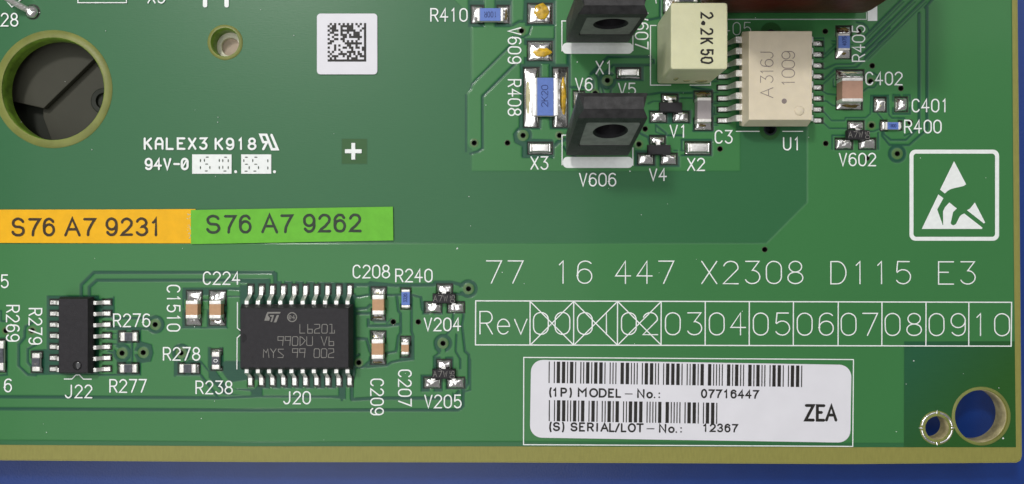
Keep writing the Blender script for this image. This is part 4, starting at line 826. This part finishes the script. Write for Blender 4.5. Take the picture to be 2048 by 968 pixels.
block(so, [(c,x,437.6-.002*x,33.5,20,w_) for c,x,w_ in (('S',26.5,23.5),('7',60,21.5),('6',89,21.5),('A',132.5,28),('7',170,21.5),('9',214,21.5),('2',244.5,21),('3',274.5,22),('1',304,17))], 'brownink', ZP+1.2, -.1, 5.3, ragged=.5)
b = B(); random.seed(4)
for k in range(26): x, y = 379+random.uniform(-3.5,3.5), 424+random.random()*58; b.poly(circ(x,y,random.uniform(.5,1.5),6),ZP+1.15)
b.build('worn_speckle','fluxpale',so,flat=True)
sg = sticker('green_sticker','bright green paper sticker printed S76 A7 9262 overlapping the orange one',P_(383.3,420.2,786.3,413.6,787.4,480.8,383.6,488.3),ZP+1.3,'lime',th=1.2)
block(sg, [(c,x,431.9-.0098*(x-415),34,20,w_) for c,x,w_ in (('S',415.5,25),('7',451,21.5),('6',481,22),('A',526,29),('7',564,22),('9',608.5,22),('2',639,22),('6',669.5,22),('2',700.5,21))], 'greenink', ZP+2.6, -.6, 5.5, ragged=.5)
sd = sticker('code_sticker','small white square sticker with a black dot matrix code',rrect(634.5,28,755,149.3,7,5),ZP,'white')
code = """.#.#.#.#.#.#.#.#.#
#.##..##.###..#..#
.###..#..#####...#
#.#####.#######..#""" 
rows = [".#.#.#.#.#.#.#.#.#","#.##..######..#..#",".###..#..###....##","#.###.#######..#.#",".##...#..#..###..#","#..##.###.#.###..#","..#....##.######.#","#..##.##......#..#",".##....#.#.#.#...#","##......########.#","...#.#...##..#...#","#..#...##.##.##.##","...#.#.....#....##","#.#...#..####.#..#",".#...####.#.#.##.#"[:18],"#.###..#.##..#.###",".#.#.....#.###...#","##################"]
b = B(); x0, y0, cw = 656.0, 47.0, 4.27
for j, r in enumerate(rows):
    i = 0
    while i < len(r):
        if r[i] == '#':
            k = i
            while k < len(r) and r[k] == '#': k += 1
            b.poly(R_(x0+i*cw-.12,y0+j*cw-.12+.0,x0+k*cw+.12,y0+(j+1)*cw+.1),ZP+1.2+(j%2)*.06); i = k
        else: i += 1
b.build('printed_code','darkink',sd,flat=True)
# model label
zl = math.radians(.92)
def RL(x, y, cx_=1380.5, cy_=801.8): return (cx_+(x-cx_)*math.cos(zl)-(y-cy_)*math.sin(zl), cy_+(x-cx_)*math.sin(zl)+(y-cy_)*math.cos(zl))
sl = sticker('model_label','white rounded label with two barcodes and the letters ZEA',[RL(*p) for p in rrect(1060.8,724.2,1700.6,879.6,24,7)],ZP,'white')
C39 = {'*':'010010100','1':'100100001','P':'001010010','0':'000110100','7':'000100101','6':'001110000','4':'000110001','S':'001000110','2':'001100001','3':'101100000'}
def bars(s, x, y0, y1, u=2.87, r=2.6):
    b = B(); sl_ = math.tan(zl)
    for ch in s:
        for i, k in enumerate(C39[ch]):
            w_ = u*(r if k == '1' else 1)
            if i % 2 == 0:
                j = .35+.12*noise.noise(Vector((x,y0,0))); d = (x-1097)*sl_
                b.poly([(x+j,y0+d),(x+w_-j,y0+d),(x+w_-j-.5,y1+d),(x+j-.5,y1+d)],ZP+1.2)
            x += w_
        x += u
    b.build('barcode','darkink',sl,flat=True)
bars('*1P07716447*',1097,722.6,765.5); bars('*S12367*',1097.3,799.6,841.6)
Z2 = ZP+1.2
tl_ = lambda x, y0: y0+(x-1097)*.0161
it = []
for s, x, y, h, adv, gw in (('(',1099.5,776,15,9,4.5),('1',1106,776,15.6,9,9),('P',1122.5,776,15.4,9,10),(')',1138,776,15,9,4.5),('M',1157,776,15.2,9,14.5),('O',1180,776,15.2,9,14),('D',1199,776,15.2,9,12.5),('E',1217.5,776,15.2,9,9),('L',1232.5,776,15.2,9,9),
  ('N',1275.5,776,15.4,9,11.5),('o',1293.5,776,15.4,9,10.5),('.',1308,776,15.4,9,4),(':',1316,776,15.4,9,4)): it.append((s,x,tl_(x,y),h,adv,gw,3.5))
for i, c in enumerate('07716447'): x = 1402.3+14.75*i; it.append((c,x,tl_(x,773.8),15.4,9,10.2,3.3))
it.append(('-',1248,tl_(1248,776.8),16,9,18,1.8)); it.append(('-',1291.5,tl_(1291.5,845.6),16,9,18,1.8))
for s, x, gw in (('(',1099.5,4.5),('S',1107,11.5),(')',1123,4.5),('S',1142,11.5),('E',1159.5,9),('R',1175.5,10.5),('I',1191,6),('A',1202,13.5),('L',1219.5,9),('/',1230,9),('L',1243,9),('O',1257,12.5),('T',1273.5,12),('N',1319,11.5),('o',1337,10.5),('.',1351.5,4),(':',1359.5,4)): it.append((s,x,tl_(x,844.6),15.2,9,gw,3.4))
for i, c in enumerate('12367'): x = 1405+14.75*i; it.append((c,x,tl_(x,842.2),14.8,9,10,3.1))
for s, x, gw in (('Z',1610,16),('E',1633.5,13.5),('A',1652,19)): it.append((s,x,810.3+.012*(x-1610),29,9,gw,5.8))
runs = {}
for q_ in it: runs.setdefault((q_[2] > 830, q_[1] > 1380, q_[1] > 1600, q_[1] > 1262 and q_[1] < 1380), []).append(q_)
for r_ in runs.values(): block(sl, r_, 'darkink', ZP+1.2, .7, 2.6)
random.seed(11); b = B()
for k in range(70):
    x, y = random.uniform(10,2010), random.uniform(10,880); r = random.uniform(.5,1.1)*(2.0 if k % 12 == 0 else 1)
    b.loft([circ(x,y,r,5,z=1.2,jit=.5), circ(x+.3,y,r*.5,5,z=1.2+r*.8)])
d_ = b.build('dust','silk',BD); d_['kind'] = 'stuff'
SC.render.engine = 'CYCLES'; SC.cycles.max_bounces = 6; SC.cycles.use_denoising = True
